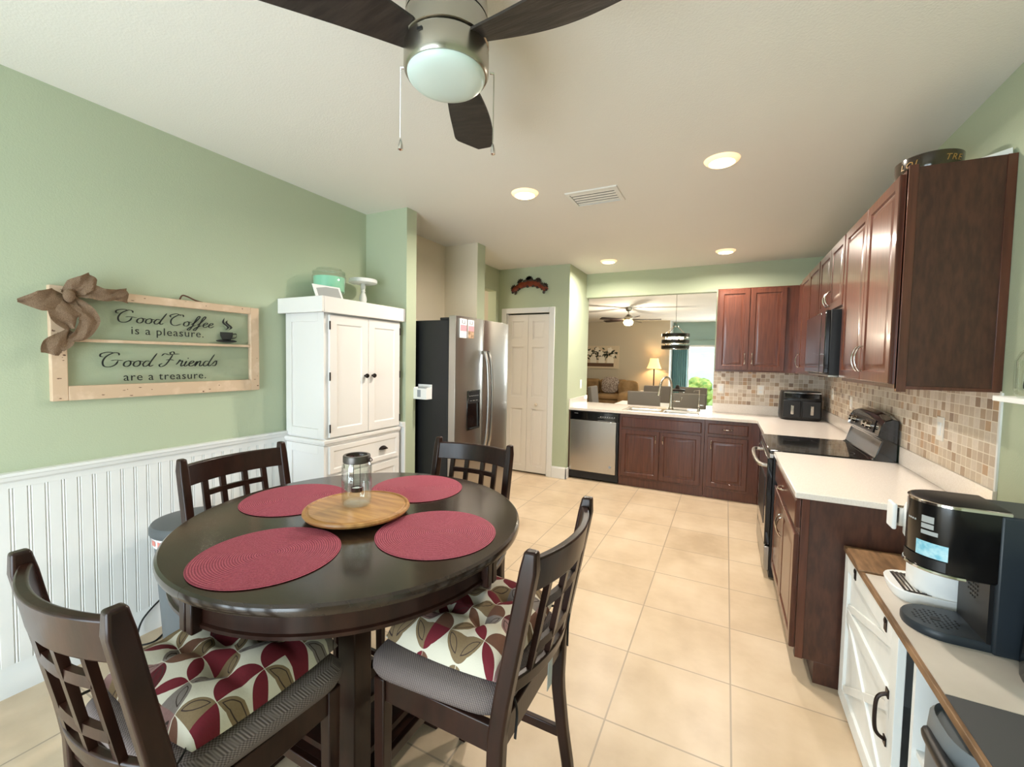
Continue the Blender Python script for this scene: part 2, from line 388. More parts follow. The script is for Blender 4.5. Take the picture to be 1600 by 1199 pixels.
# wainscot of beaded boards on the left wall and the pier
bb = MB(); prof = []
y = YB; P_ = .0545
poly = []
while y < 2.70:
    for dy, dx in ((0, .012), (.004, .006), (.008, .012), (.0105, .012), (.0135, .007), (.0165, .012)):
        if y+dy < 2.70: poly.append((XL+dx, y+dy))
    y += P_
poly = [(XL, YB)]+poly+[(XL, 2.70)]
bb.prism(poly, .12, .95)
poly = [(XL, 2.704)]; x = XL+.01
while x < -2.33:
    for dy, dx in ((0, .012), (.004, .006), (.008, .012)):
        poly.append((x+dy, 2.704-dx))
    x += P_
poly.append((-2.32, 2.692)); poly.append((-2.32, 2.704))
bb.prism(poly, .12, .95)
struct('trim_2', bb, 'white')
def rail(prof, name, m='white'):
    mb = MB()
    a = [(XL+d_, YB, z) for d_, z in prof]; b = [(XL+d_, 2.704-d_, z) for d_, z in prof]; c = [(-2.32+d_, 2.704-d_, z) for d_, z in prof]; e = [(-2.32+d_, 2.825, z) for d_, z in prof]
    c = [(-2.321, 2.704-d_, z) for d_, z in prof]; mb.rings([a, b, c]); return struct(name, mb, m)
rail([(0, .918), (.014, .918), (.016, .945), (.03, .955), (.034, .97), (.04, .975), (.04, .988), (0, .988)], 'trim_3')
rail([(0, .0), (.018, .0), (.018, .105), (.014, .115), (.012, .135), (.006, .14), (0, .14)], 'baseboard_left')
bs = MB()
bs.box(-1.962, XP+.014, YD-.014, YD, 0, .135); bs.box(XP, XP+.014, YD-.014, 5.21, 0, .135); bs.box(-1.962, XP+.008, YD-.008, YD, .135, .15)
struct('baseboard_pantry', bs, 'white', bevel=.003)
struct('baseboard_right', MB().box(XR-.014, XR, YB, 2.40, 0, .135), 'white', bevel=.003)
# pantry door casing
cs = MB(); Z1 = 2.19
for x0, x1 in ((-2.724, -2.652), (-2.034, -1.962)): cs.box(x0, x1, YD-.018, YD, 0, Z1)
cs.box(-2.652, -2.034, YD-.018, YD, 2.122, Z1); cs.box(-2.652, -2.64, YD, YD+W, 0, 2.122); cs.box(-2.046, -2.034, YD, YD+W, 0, 2.122)
struct('trim_4', cs, 'white', bevel=.004)
# pantry bifold door: two leaves with three raised panels each
dr = thing('bifold_door', 'off-white six panel bifold pantry door with small round knob', 'door', (-2.345, YD+.04, 0))
leafx = ((-2.640, -2.345), (-2.341, -2.046))
for a, b in leafx:
    mb = MB(); y0, y1 = YD+.02, YD+.05
    st, w = .062, b-a
    rows = ((.10, .86), (1.02, 1.68), (1.78, 2.02))
    mb.box(a, a+st, y0, y1, .02, 2.105); mb.box(b-st, b, y0, y1, .02, 2.105)
    zz = [.02]+[v for r_ in rows for v in r_]+[2.105]
    for k in range(0, len(zz), 2): mb.box(a+st, b-st, y0, y1, zz[k], zz[k+1])
    for z0, z1 in rows:
        mb.panel((b-st, y1-.008, z0), (-1,0,0), (0,0,1), w-2*st, z1-z0, ((0, 0), (0, .010), (.012, .008), (.035, .018), (.036, .018)), N=(0,-1,0))
    mb.build('door_leaf', 'door', dr)
kb = MB(); kb.lathe([(.008, 0), (.008, -.02), (.019, -.028), (.021, -.038), (.014, -.047), (.002, -.05)], (-2.197, YD+.02, .931), 16, 'y'); kb.build('door_knob', 'knobw', dr)

# ------------------------------------------------------------------ ceiling fixtures
for i, (x, y, lab) in enumerate(((-.068, 2.846, 'recessed ceiling light, larger right one of the front pair beside the vent'), (-1.341, 2.829, 'recessed ceiling light left of the ceiling vent'),
        (-1.306, 5.14, 'recessed ceiling light nearest the pantry corner'), (-.051, 5.141, 'recessed ceiling light above the sink counter, before the far upper cabinets'))):
    t = thing('recessed_light', lab, 'ceiling light', (x, y, ZC), 'recessed kitchen lights')
    MB().lathe([(.070, -.020), (.078, -.019), (.094, -.006), (.098, 0)], (x, y, ZC), 40, cap=False).build('trim_ring', 'glowring', t)
    MB().lathe([(.001, -.022), (.066, -.021), (.071, -.018), (.001, -.016)], (x, y, ZC), 36).build('lens', 'lens', t)
    la = bpy.data.lights.new('can', 'AREA'); la.shape = 'DISK'; la.size = .12; la.energy = 29; la.color = (1, .905, .79); la.spread = R(165)
    lo = bpy.data.objects.new('can_lamp', la); COL.objects.link(lo); lo.location = (x, y, ZC-.026)
v = thing('ceiling_vent', 'white louvred rectangular air vent in the kitchen ceiling', 'vent', (-.9, 3.1, ZC))
vx0, vx1, vy0, vy1 = -1.085, -.71, 2.948, 3.24
mb = MB(); mb.rings([[(vx0+i, vy0+i, ZC-z), (vx1-i, vy0+i, ZC-z), (vx1-i, vy1-i, ZC-z), (vx0+i, vy1-i, ZC-z)] for i, z in ((0, 0), (.004, .008), (.03, .012), (.03, .001))], cap=False)
mb.build('vent_frame', 'vent', v); MB().box(vx0+.03, vx1-.03, vy0+.03, vy1-.03, ZC-.002, ZC-.0005).build('duct_shade_plate', 'ventdk', v)  # dark plate painted as the shade behind the louvres
mb = MB()
for k in range(5):
    y = vy0+.042+k*.045
    mb.rings([[(vx0+.032, y+a, ZC+b) for a, b in ((0, -.005), (.020, -.010), (.022, -.008), (.002, -.003))], [(vx1-.032, y+a, ZC+b) for a, b in ((0, -.005), (.020, -.010), (.022, -.008), (.002, -.003))]])
mb.build('louvres', 'vent', v)

# big ceiling fan over the table
FX, FY = -.806, 1.118
fan = thing('ceiling_fan', 'brushed nickel ceiling fan with dark blades and pull chains above the near dining table', 'ceiling fan', (FX, FY, ZC))
c = (FX, FY, 0)
MB().lathe([(.075, ZC), (.09, ZC-.01), (.098, ZC-.05), (.122, ZC-.10), (.126, ZC-.15), (.126, ZC-.16)], c, 48).build('canopy', 'nickel', fan)
MB().lathe([(.122, ZC-.16), (.122, ZC-.165)], c, 48).build('dark_gap', 'dark', fan)
MB().lathe([(.126, ZC-.165), (.128, ZC-.17), (.130, ZC-.238), (.122, ZC-.242)], c, 48).build('motor_housing', 'nickel', fan)
MB().lathe([(.122, ZC-.242), (.122, ZC-.247)], c, 48).build('dark_gap', 'dark', fan)
MB().lathe([(.128, ZC-.247), (.130, ZC-.252), (.130, ZC-.315), (.124, ZC-.325), (.119, ZC-.325)], c, 48).build('light_fitter', 'nickel', fan)
MB().lathe([(.120, ZC-.324), (.118, ZC-.332), (.108, ZC-.342), (.085, ZC-.350), (.05, ZC-.355), (.001, ZC-.357)], c, 48).build('bowl_shade', 'opal', fan)
for adeg in (115, 237, 357):
    a = R(adeg); dx, dy = cos(a), sin(a); mb = MB(); top = []; bot = []
    rs = []
    for k in range(25):
        t = k/24; r_ = .115+t*.485
        wL = .045+.038*sin(min(1, t*1.5)*pi/2); wR = .045+.042*sin(min(1, t*1.3)*pi/2)
        if t > .86:
            e = math.sqrt(max(0, 1-((t-.86)/.14)**2.6)); wL *= .35+.65*e; wR *= .25+.75*e
            if k == 24: wL *= .9; wR *= .9
        off = (-.014-.010*sin(t*pi)) if adeg == 115 else .02*sin(t*pi)
        zc = ZC-.245
        P1 = (FX+dx*r_-dy*(wL+off), FY+dy*r_+dx*(wL+off), zc+.014+.0); P2 = (FX+dx*r_+dy*(wR-off), FY+dy*r_-dx*(wR-off), zc-.012)
        rs.append([P1, P2, (P2[0], P2[1], P2[2]+.008), (P1[0], P1[1], P1[2]+.008)])
    mb.rings(rs); mb.build('fan_blade', 'walnut', fan, smooth=False)
sw = MB(); sw.box(FX-.008, FX+.008, FY-.133, FY-.128, ZC-.272, ZC-.264); sw.build('slide_switch', 'blackmat', fan)
for (ax, ay, ln) in ((-.121, -.052, .215), (.106, .083, .215)):
    mb = MB(); x, y = FX+ax, FY+ay; z0 = ZC-.295
    nx_, ny_ = ax/.14, ay/.14
    mb.tube([(x, y, z0), (x+nx_*.014, y+ny_*.014, z0)], .004, 8)
    x += nx_*.014; y += ny_*.014
    mb.tube([(x, y, z0), (x, y, z0-ln)], .0014, 6)
    for k in range(40): mb.sphere((x, y, z0-ln*k/40), .0023, 4)
    mb.lathe([(.001, -.0), (.004, -.005), (.008, -.022), (.008, -.034), (.001, -.038)], (x, y, z0-ln), 12)
    mb.build('pull_chain', 'chrome', fan)

# ------------------------------------------------------------------ left wall: old window sash with lettering
sg = thing('window_frame_sign', 'distressed cream old window sash sign with black coffee lettering on the green wall', 'wall sign', (XL, 1.26, 1.29))
y0, y1, z0, z1 = .782, 1.748, 1.287, 1.817; xf = XL+.032
mb = MB(); mb.box(XL, xf, y0, y0+.055, z0, z1); mb.box(XL, xf, y1-.055, y1, z0, z1); mb.box(XL, xf, y0+.055, y1-.055, z0, z0+.068); mb.box(XL, xf, y0+.055, y1-.055, z1-.042, z1)
mb.box(XL+.008, xf-.004, y0+.055, y1-.055, 1.563, 1.578)
mb.build('sash_frame', 'distress', sg, bevel=.003)
mb = MB(); random.seed(3)
for _ in range(34):
    side = random.choice('lrtbbl'); 
    if side == 'l': y, z = y0+random.uniform(.005, .05), random.uniform(z0, z1)
    elif side == 'r': y, z = y1-random.uniform(.005, .05), random.uniform(z0, z1)
    elif side == 't': y, z = random.uniform(y0, y1), z1-random.uniform(.004, .035)
    else: y, z = random.uniform(y0, y1), z0+random.uniform(.004, .06)
    w, h = random.uniform(.003, .010), random.uniform(.001, .004)
    n = 7; mb.prism([(y+w*cos(2*pi*k/n)*random.uniform(.5, 1), z+h*sin(2*pi*k/n)*random.uniform(.5, 1)) for k in range(n)], xf, xf+.0008, 'x')
mb.build('paint_chips', 'chip', sg)['kind'] = 'stuff'
g = MB(); g.box(XL+.014, XL+.017, y0+.05, y1-.05, z0+.06, 1.566); g.box(XL+.014, XL+.017, y0+.05, y1-.05, 1.574, z1-.04); g.build('glass_panes', 'pane', sg)
# script lettering drawn as pen strokes of changing width
LX = XL+.0178
G_ = [[(.72,.80),(.66,.96),(.44,.98),(.16,.72),(.06,.36),(.16,.04),(.42,-.03),(.66,.14),(.74,.42)], [(.40,.42),(.62,.46),(.98,.42)], [(.46,.98),(.18,1.02),(-.10,.90),(-.10,.72),(.04,.68)]]
o_ = [[(.22,.42),(.06,.30),(.05,.08),(.20,-.01),(.34,.12),(.33,.34),(.22,.42),(.36,.38),(.5,.36)]]
d_ = [[(.36,.38),(.16,.40),(.04,.18),(.12,.0),(.28,.06),(.40,.30)], [(.62,1.0),(.50,.66),(.36,.18),(.42,.0),(.58,.10)]]
C_ = [[(.78,.80),(.70,.98),(.42,.92),(.12,.55),(.14,.14),(.40,-.02),(.76,.16)], [(.62,.90),(.30,1.04),(-.02,.86),(.05,.68)]]
f_ = [[(.02,.14),(.24,.40),(.46,.86),(.42,1.0),(.30,.80),(.14,.06),(.0,-.34),(-.12,-.30),(.05,-.05),(.34,.14)]]
e_ = [[(.02,.14),(.26,.28),(.30,.38),(.20,.42),(.07,.26),(.08,.05),(.22,.0),(.42,.14)]]
F_ = [[(.02,.80),(.16,.98),(.42,.90),(.70,.96),(.98,.98)], [(.62,.94),(.50,.50),(.34,.10),(.12,-.04),(.02,.10),(.16,.22)], [(.30,.48),(.54,.52),(.76,.46)], [(.70,.96),(.60,1.14),(.44,1.06),(.52,.92)]]
r_ = [[(.0,.12),(.10,.30),(.16,.50),(.20,.40),(.32,.42),(.28,.12),(.32,.0),(.46,.12)]]
i_ = [[(.06,.14),(.16,.40),(.08,.08),(.16,.0),(.32,.14)], [(.19,.60),(.21,.64),(.23,.66)]]
n_ = [[(.0,.14),(.14,.38),(.06,.0),(.20,.32),(.34,.40),(.32,.10),(.40,.0),(.54,.14)]]
s_ = [[(.0,.10),(.22,.44),(.30,.22),(.22,.02),(.04,.04)], [(.22,.44),(.36,.42)]]
def script(mb, word, ya, yb, zb, h):
    adv = {'G': 1.0, 'o': .46, 'd': .56, 'C': .86, 'f': .38, 'e': .37, 'F': .92, 'r': .40, 'i': .28, 'n': .50, 's': .44, ' ': .30}
    gl = dict(G=G_, o=o_, d=d_, C=C_, f=f_, e=e_, F=F_, r=r_, i=i_, n=n_, s=s_)
    tot = sum(adv[ch] for ch in word); k = (yb-ya)/tot; x = 0
    for ch in word:
        if ch != ' ':
            for st in gl[ch]:
                pts = spline([(ya+(x+px+.18*py)*k, zb+py*h, 0) for px, py in st], 7)
                L_, R_ = [], []
                for i, p in enumerate(pts):
                    t = (pts[min(i+1, len(pts)-1)]-pts[max(i-1, 0)]); t.normalize()
                    w = .0016+.0021*abs(t.y)**1.4
                    e = min(i, len(pts)-1-i)/4; w *= min(1, .35+e)
                    n = Vector((-t.y, t.x, 0))*w
                    L_.append((LX, p.x+n.x, p.y+n.y)); R_.append((LX, p.x-n.x, p.y-n.y))
                mb.rings([[a, b, (b[0]+.0012, b[1], b[2]), (a[0]+.0012, a[1], a[2])] for a, b in zip(L_, R_)])
        x += adv[ch]
mb = MB()
script(mb, 'Good Coffee', 1.02, 1.475, 1.672, .062); mb.build('lettering', 'ink', sg); mb = MB()
script(mb, 'Good Friends', .955, 1.50, 1.445, .07); mb.build('lettering', 'ink', sg)
for body, yc, zb, sz, in (('is a pleasure.', 1.252, 1.612, .058), ('are a treasure.', 1.24, 1.372, .058)):
    mb = MB(); mb.add(*text(body, sz, lambda a, b, c_, yc=yc, zb=zb: (LX+c_+.0006, yc+a, zb+b), .0006, 0, 1.12)); mb.build('lettering', 'ink', sg)
mb = MB()
# coffee cup
cx_, cz_ = 1.552, 1.596
mb.prism([(cx_-.038, cz_+.055), (cx_+.038, cz_+.055), (cx_+.036, cz_+.03), (cx_+.022, cz_+.004), (cx_-.022, cz_+.004), (cx_-.036, cz_+.03)], LX, LX+.0012, 'x')
mb.prism([(cx_+.062*cos(k*pi/10), cz_+.001+.009*sin(k*pi/10)) for k in range(20)], LX, LX+.0012, 'x')
hp = spline([(cx_+.034, cz_+.045, 0), (cx_+.058, cz_+.046, 0), (cx_+.056, cz_+.026, 0), (cx_+.028, cz_+.018, 0)], 6)
mb.rings([[(LX, p.x, p.y+.003), (LX, p.x, p.y-.003), (LX+.0012, p.x, p.y-.003), (LX+.0012, p.x, p.y+.003)] for p in hp])
for ddx, hh in ((-.006, .0), (.012, -.012)):
    hp = spline([(cx_+ddx, cz_+.068, 0), (cx_+ddx+.016, cz_+.086, 0), (cx_+ddx-.012, cz_+.112, 0), (cx_+ddx-.006, cz_+.14+hh, 0)], 6); n = len(hp)
    mb.rings([[(LX, p.x-w, p.y), (LX, p.x+w, p.y), (LX+.0012, p.x+w, p.y), (LX+.0012, p.x-w, p.y)] for p, w in ((p, .0006+.0075*sin(pi*i/(n-1))) for i, p in enumerate(hp))])
mb.build('cup_drawing', 'ink', sg)
mb = MB(); mb.tube(spline([(XL+.02, 1.30, 1.812), (XL+.03, 1.31, 1.84), (XL+.03, 1.335, 1.838), (XL+.03, 1.375, 1.822), (XL+.02, 1.42, 1.815)], 5), .004, 8); mb.build('hanging_hook', 'chip', sg)

# burlap bow
bow = thing('burlap_bow', 'brown burlap ribbon bow draped over the corner of the window sash sign', 'bow', (XL+.04, .82, 1.77))
def ribbon(pts, widths, name, crumple=.012, seed=0, th=.003):
    rnd = random.Random(seed); P = spline(pts, 7); n = len(P); rs = []
    nw = len(widths); ph = rnd.uniform(0, 6)
    for i, p in enumerate(P):
        t = (P[min(i+1, n-1)]-P[max(i-1, 0)]).normalized()
        nn = Vector((1, 0, 0)); s_dir = t.cross(nn).normalized(); n2 = s_dir.cross(t).normalized()
        q = i/(n-1)*(nw-1); k = min(int(q), nw-2); w = widths[k]+(widths[k+1]-widths[k])*(q-k)
        ring = []
        for side in (0, 1):
            row = []
            for a in range(9):
                u = a/8*2-1; hgt = crumple*sin(u*4.2+ph+i*.25)*(.6+.4*sin(i*.9+a))+side*th
                row.append(tuple(p+s_dir*u*w*.5+n2*hgt))
            ring += row if side == 0 else row[::-1]
        rs.append(ring)
    m_ = MB(); m_.rings(rs, True, True, True); return m_.build(name, 'burlap', bow)
B0 = XL+.055
ribbon([(B0, .825, 1.765), (B0+.025, .79, 1.748), (B0+.035, .735, 1.735), (B0+.015, .675, 1.730)], [.04, .10, .085, .015], 'left_loop', .007, 1)
ribbon([(B0, .825, 1.765), (B0+.03, .815, 1.72), (B0+.035, .815, 1.67), (B0+.02, .835, 1.62)], [.05, .115, .10, .03], 'lower_loop', .009, 2)
ribbon([(B0, .83, 1.775), (B0+.03, .855, 1.81), (B0+.04, .885, 1.835), (B0+.03, .915, 1.872)], [.04, .08, .075, .045], 'upper_loop', .008, 3)
ribbon([(B0, .83, 1.785), (B0+.03, .89, 1.803), (B0+.035, .95, 1.79), (B0+.03, 1.0, 1.798), (B0+.015, 1.05, 1.80)], [.045, .075, .06, .05, .075], 'right_tail', .010, 4)
ribbon([(B0+.005, .835, 1.765), (B0+.025, .875, 1.72), (B0+.03, .90, 1.665), (B0+.02, .875, 1.60), (B0+.01, .84, 1.575)], [.04, .06, .075, .06, .03], 'right_lower_loop', .008, 5)
ribbon([(B0, .845, 1.61), (B0+.015, .815, 1.57), (B0+.02, .78, 1.54), (B0+.01, .768, 1.505)], [.04, .075, .08, .06], 'lower_tail', .008, 6)
MB().sphere((B0+.028, .832, 1.770), .024, 8, (.8, .9, 1.3)).build('knot', 'burlap', bow)

# ------------------------------------------------------------------ armoire
ar = thing('armoire', 'tall white armoire with two panelled doors and dark knobs against the left wall', 'armoire', (-2.56, 2.3, 0))
AF, A0, A1, AZ = -2.362, 1.945, 2.674, 1.806
mb = MB(); mb.box(XL+.02, AF, A0+.012, A1, 0, .94); mb.box(XL+.02, AF-.002, A0+.012, A1-.002, .94, AZ)
mb.build('body', 'armoire', ar)
mb = MB()
for z0_, z1_ in ((.05, .915), (.965, AZ)):
    x0_, x1_ = XL+.02, AF
    mb.box(x0_, x0_+.055, A0, A0+.012, z0_, z1_); mb.box(x1_-.055, x1_, A0, A0+.012, z0_, z1_); mb.box(x0_+.055, x1_-.055, A0, A0+.012, z1_-.06, z1_); mb.box(x0_+.055, x1_-.055, A0, A0+.012, z0_, z0_+.06)
mb.build('side_frame', 'armoire', ar, bevel=.002)
mb = MB(); mb.box(XL+.01, AF+.018, A0-.012, A1+.006, .930, .955); mb.box(XL+.01, AF+.012, A0-.006, A1+.004, .918, .930); mb.build('waist_moulding', 'armoire', ar, bevel=.004)
mb = MB(); CX = -2.318
mb.box(XL+.002, CX, 1.897, 1.915, AZ-.005, 1.904); mb.box(CX-.018, CX, 1.915, 2.685, AZ-.005, 1.904); mb.box(XL+.002, CX, 2.67, 2.69, AZ-.005, 1.904)
mb.box(XL+.002, CX-.018, 1.915, 2.67, AZ+.075, 1.890)
mb.build('crown', 'armoire', ar, bevel=.004)
ym = 2.322
for (ya, yb_, kn) in ((A0+.035, ym-.002, 'r'), (ym+.002, A1-.018, 'l')):
    mb = MB(); mb.panel((AF, ya, .968), (0,1,0), (0,0,1), yb_-ya, 1.790-.968, ((0, 0), (0, .018), (.058, .018), (.066, .010), (.068, .010)))
    dd = mb.build('cabinet_door', 'armoire', ar, bevel=.0015)
    ky = ym-.036 if kn == 'r' else ym+.036
    MB().lathe([(.007, .018), (.006, .03), (.015, .036), (.017, .044), (.012, .052), (.002, .054)], (AF, ky, 1.378), 16, 'x').build('knob', 'bronze', dd)
    hy = ya-.001 if kn == 'r' else yb_+.001
    for hz in (1.03, 1.38, 1.72):
        MB().tube([(AF+.020, hy, hz-.028), (AF+.020, hy, hz+.028)], .005, 8).build('hinge', 'bronze', dd)
for k, (za, zb_) in enumerate(((.72, .905),)):
    mb = MB(); mb.panel((AF, A0+.035, za), (0,1,0), (0,0,1), A1-.018-A0-.035, zb_-za, ((0, 0), (0, .018), (.03, .018), (.038, .012), (.04, .012)))
    dd = mb.build('drawer', 'armoire', ar, bevel=.0015)
    m2 = MB(); rs = []
    for i in range(9):
        a = pi*i/8; rs.append([(AF+.012+.022*sin(b*pi/6)+.002, 2.477-.042*cos(a)*(1-.0*b), .80+.028*sin(a)*cos(b*pi/6*.5)) for b in range(4)])
    m2.rings([[(AF+.014+q*.024, 2.477+.043*cos(a)*(1-q*.25), .805+.026*sin(a)*(1-q*.5)) for a in [pi*j/10 for j in range(11)]] for q in (0, .35, .7, 1)], cap=True, closed=True, smooth=True)
    m2.build('cup_pull', 'bronze', dd)
for (ya, yb_) in ((A0+.035, ym-.002), (ym+.002, A1-.018)):
    mb = MB(); mb.panel((AF, ya, .06), (0,1,0), (0,0,1), yb_-ya, .70-.06, ((0, 0), (0, .018), (.05, .018), (.058, .010), (.06, .010)))
    mb.build('lower_door', 'armoire', ar, bevel=.0015)
AT = 1.890
# things standing on the armoire
cj = thing('cookie_jar', 'mint green and clear glass jar with glass lid standing on the armoire', 'jar', (-2.60, 2.19, AT))
c = (-2.60, 2.19, AT)
MB().lathe([(.085, .0), (.09, .012), (.082, .03), (.06, .05), (.05, .06)], c, 32).build('pedestal_foot', 'mintdark', cj)
MB().lathe([(.05, .062), (.095, .07), (.112, .09), (.115, .20), (.108, .212), (.108, .225)], c, 36, cap=False).build('glass_body', 'glass', cj)
MB().lathe([(.001, .09), (.104, .095), (.105, .196), (.001, .2)], c, 36).build('mint_filling', 'mint', cj)
MB().lathe([(.113, .224), (.11, .236), (.085, .246), (.085, .256), (.001, .258)], c, 36).build('glass_lid', 'glass', cj)
cs_ = thing('cake_stand', 'small white pedestal cake stand at the right end of the armoire top', 'cake stand', (-2.60, 2.52, AT))
c = (-2.60, 2.515, AT)
MB().lathe([(.001, .205), (.098, .205), (.108, .21), (.108, .234), (.103, .238), (.1, .225), (.001, .224)], c, 40).build('plate', 'white', cs_)
MB().lathe([(.065, 0), (.066, .008), (.025, .016), (.018, .03), (.024, .05), (.030, .08), (.024, .11), (.014, .135), (.018, .145), (.014, .155), (.02, .175), (.018, .205)], c, 28).build('turned_stem', 'white', cs_)
cd = thing('picture_card', 'small white framed card leaning in front of the mint jar on the armoire', 'picture card', (-2.46, 2.03, AT))
mb = MB(); mb.rings([[(-2.44+a, 1.955, AT), (-2.50+a, 1.965, AT+.11), (-2.47+a, 2.165, AT+.11), (-2.41+a, 2.155, AT)] for a in (0, .006)]); mb.build('card', 'paper', cd)
mb = MB(); mb.rings([[(-2.441+a, 1.975, AT+.01), (-2.4945+a, 1.983, AT+.1), (-2.468+a, 2.148, AT+.1), (-2.416+a, 2.14, AT+.01)] for a in (.0065, .008)]); mb.build('printed_text', 'linew', cd)

# ------------------------------------------------------------------ refrigerator
fr = thing('refrigerator', 'stainless side-by-side refrigerator with black side and water dispenser in the alcove', 'refrigerator', (-2.3, 3.34, 0))
F0, F1, FS = 2.875, 3.80, 3.312
MB().box(-2.735, -2.025, F0, F1, .02, 1.828).build('cabinet_body', 'blackside', fr, bevel=.006)
mb = MB(); mb.box(-2.12, -2.0, F0+.01, F0+.07, 1.828, 1.85); mb.box(-2.12, -2.0, F1-.07, F1-.01, 1.828, 1.85); mb.build('hinge_cover', 'blackmat', fr, bevel=.005)
def fdoor(ya, yb_, name):
    mb = MB(); rs = []
    N_ = 14
    front = [(-1.955+.022*(1-(2*(i/N_)-1)**4), ya+(yb_-ya)*i/N_) for i in range(N_+1)]
    sec = [(-2.02, ya)]+front+[(-2.02, yb_)]
    mb.prism(sec, .07, 1.862)
    return mb.build(name, 'steel', fr, smooth=False, bevel=.002)
for ya, yb_, nm in ((F0-.002, FS-.003, 'freezer_door'), (FS+.003, F1+.002, 'fresh_food_door')):
    dd = fdoor(ya, yb_, nm)
    hy = FS-.035 if ya < 3 else FS+.035
    pts = spline([(-1.915, hy, 1.575), (-1.885, hy, 1.45), (-1.872, hy, 1.15), (-1.885, hy, .85), (-1.915, hy, .70)], 6)
    m2 = MB(); m2.tube(pts, .015, 12); m2.box(-1.955, -1.90, hy-.012, hy+.012, 1.555, 1.585); m2.box(-1.955, -1.90, hy-.012, hy+.012, .69, .72)
    m2.build('door_handle', 'steel', dd)
    if ya < 3:
        MB().box(-1.936, -1.927, 3.02, 3.225, .905, 1.245).build('dispenser_surround', 'blackgloss', dd, bevel=.004)
        m3 = MB(); m3.box(-1.9285, -1.9262, 3.035, 3.21, 1.135, 1.235); m3.build('dispenser_control_panel', 'blackmat', dd)
        m4 = MB()
        for kk in range(5): m4.box(-1.9262, -1.9256, 3.05+kk*.032, 3.065+kk*.032, 1.195, 1.200)
        for kk in range(3): m4.box(-1.9262, -1.9256, 3.06+kk*.048, 3.085+kk*.048, 1.155, 1.158)
        m4.build('control_marks', 'linew', dd)
        m5 = MB(); m5.box(-1.927, -1.912, 3.05, 3.2, .915, .925); m5.build('drip_tray', 'blackmat', dd, bevel=.002)
MB().box(-2.05, -1.99, F0+.02, F1-.02, .02, .066).build('toe_grille', 'blackmat', fr)
# magnets and photos on the freezer door
ph = thing('magnet_photo_card', 'small pink and white photo calendar stuck on the upper left of the refrigerator', 'photo', (-1.935, 3.02, 1.69))
for (a, b, z0_, z1_, m_) in ((2.905, 3.0, 1.685, 1.84, 'paper'), (3.02, 3.115, 1.685, 1.84, 'paper'), (2.907, 2.998, 1.74, 1.79, 'photo1'), (3.022, 3.113, 1.685, 1.745, 'photo2'), (3.022, 3.113, 1.745, 1.79, 'photo1')):
    MB().box(-1.9395+(.0 if m_ == 'paper' else .0022), -1.931+(0 if m_ == 'paper' else .001), a, b, z0_, z1_).build('photo_print', m_, ph)
mb = MB()
for a in (2.93, 3.045):
    mb.box(-1.931, -1.930, a, a+.045, 1.802, 1.806); mb.box(-1.931, -1.930, a, a+.006, 1.806, 1.83); mb.box(-1.931, -1.930, a+.039, a+.045, 1.806, 1.83)
mb.build('black_marks', 'ink', ph)
pc = thing('magnetic_pencil_box', 'small white magnetic holder on the black side of the refrigerator', 'holder', (-2.25, 2.83, 1.18))
mb = MB(); a, b, yb_, yt = -2.325, -2.185, 2.80, 2.874
mb.box(a, b, yb_, yb_+.006, 1.178, 1.262); mb.box(a, b, yt-.006, yt, 1.178, 1.292); mb.box(a, a+.006, yb_+.006, yt-.006, 1.178, 1.27); mb.box(b-.006, b, yb_+.006, yt-.006, 1.178, 1.27); mb.box(a, b, yb_, yt, 1.172, 1.178)
mb.build('box', 'paper', pc); MB().box(a+.045, a+.08, yb_-.001, yb_, 1.19, 1.25).build('grey_window', 'papergrey', pc)
MB().box(-2.29, -2.22, 2.82, 2.85, 1.18, 1.275).build('contents', 'linew', pc)

# ------------------------------------------------------------------ carved arch over the pantry
ac = thing('carved_arch_plaque', 'small dark red carved arch of leaves and fruit above the pantry door', 'wall plaque', (-2.33, YD, 2.33))
mb = MB(); rs = []
for i in range(17):
    a = R(158-i*136/16); rx, rz = .235, .16; x, z = -2.325+rx*cos(a)*1.08, 2.345+rz*sin(a); w = .04
    rs.append([(x-w*cos(a)*.8, YD, z-w*sin(a)), (x-w*cos(a)*.8, YD-.015, z-w*sin(a)), (x, YD-.026, z), (x+w*cos(a)*.8, YD-.015, z+w*sin(a)), (x+w*cos(a)*.8, YD, z+w*sin(a))])
mb.rings(rs); mb.build('ribbon_banner', 'red', ac)
mb = MB(); random.seed(11)
for i in range(46):
    a = R(random.uniform(14, 166)); q = random.choice((.78, 1.22, 1.2, .84, 1.25)); x, z = -2.325+.25*cos(a)*(1 if q > 1 else .85), 2.345+.16*sin(a)*q+(.005 if q > 1 else 0)
    mb.sphere((x, YD-.012, z), random.uniform(.012, .022), 5, (1, .7, 1))
for a0 in (90, 91, 150, 30, 120, 60):
    a = R(a0); x, z = -2.33+.25*cos(a), 2.35+.2*sin(a)
    for k in range(5):
        b = a+R(-60+30*k); mb.prism([(x, z), (x+.036*cos(b-.35), z+.036*sin(b-.35)), (x+.055*cos(b), z+.055*sin(b)), (x+.036*cos(b+.35), z+.036*sin(b+.35))], YD-.016, YD-.004, 'y')
mb.build('leaves_and_fruit', 'leafdk', ac)['kind'] = 'stuff'

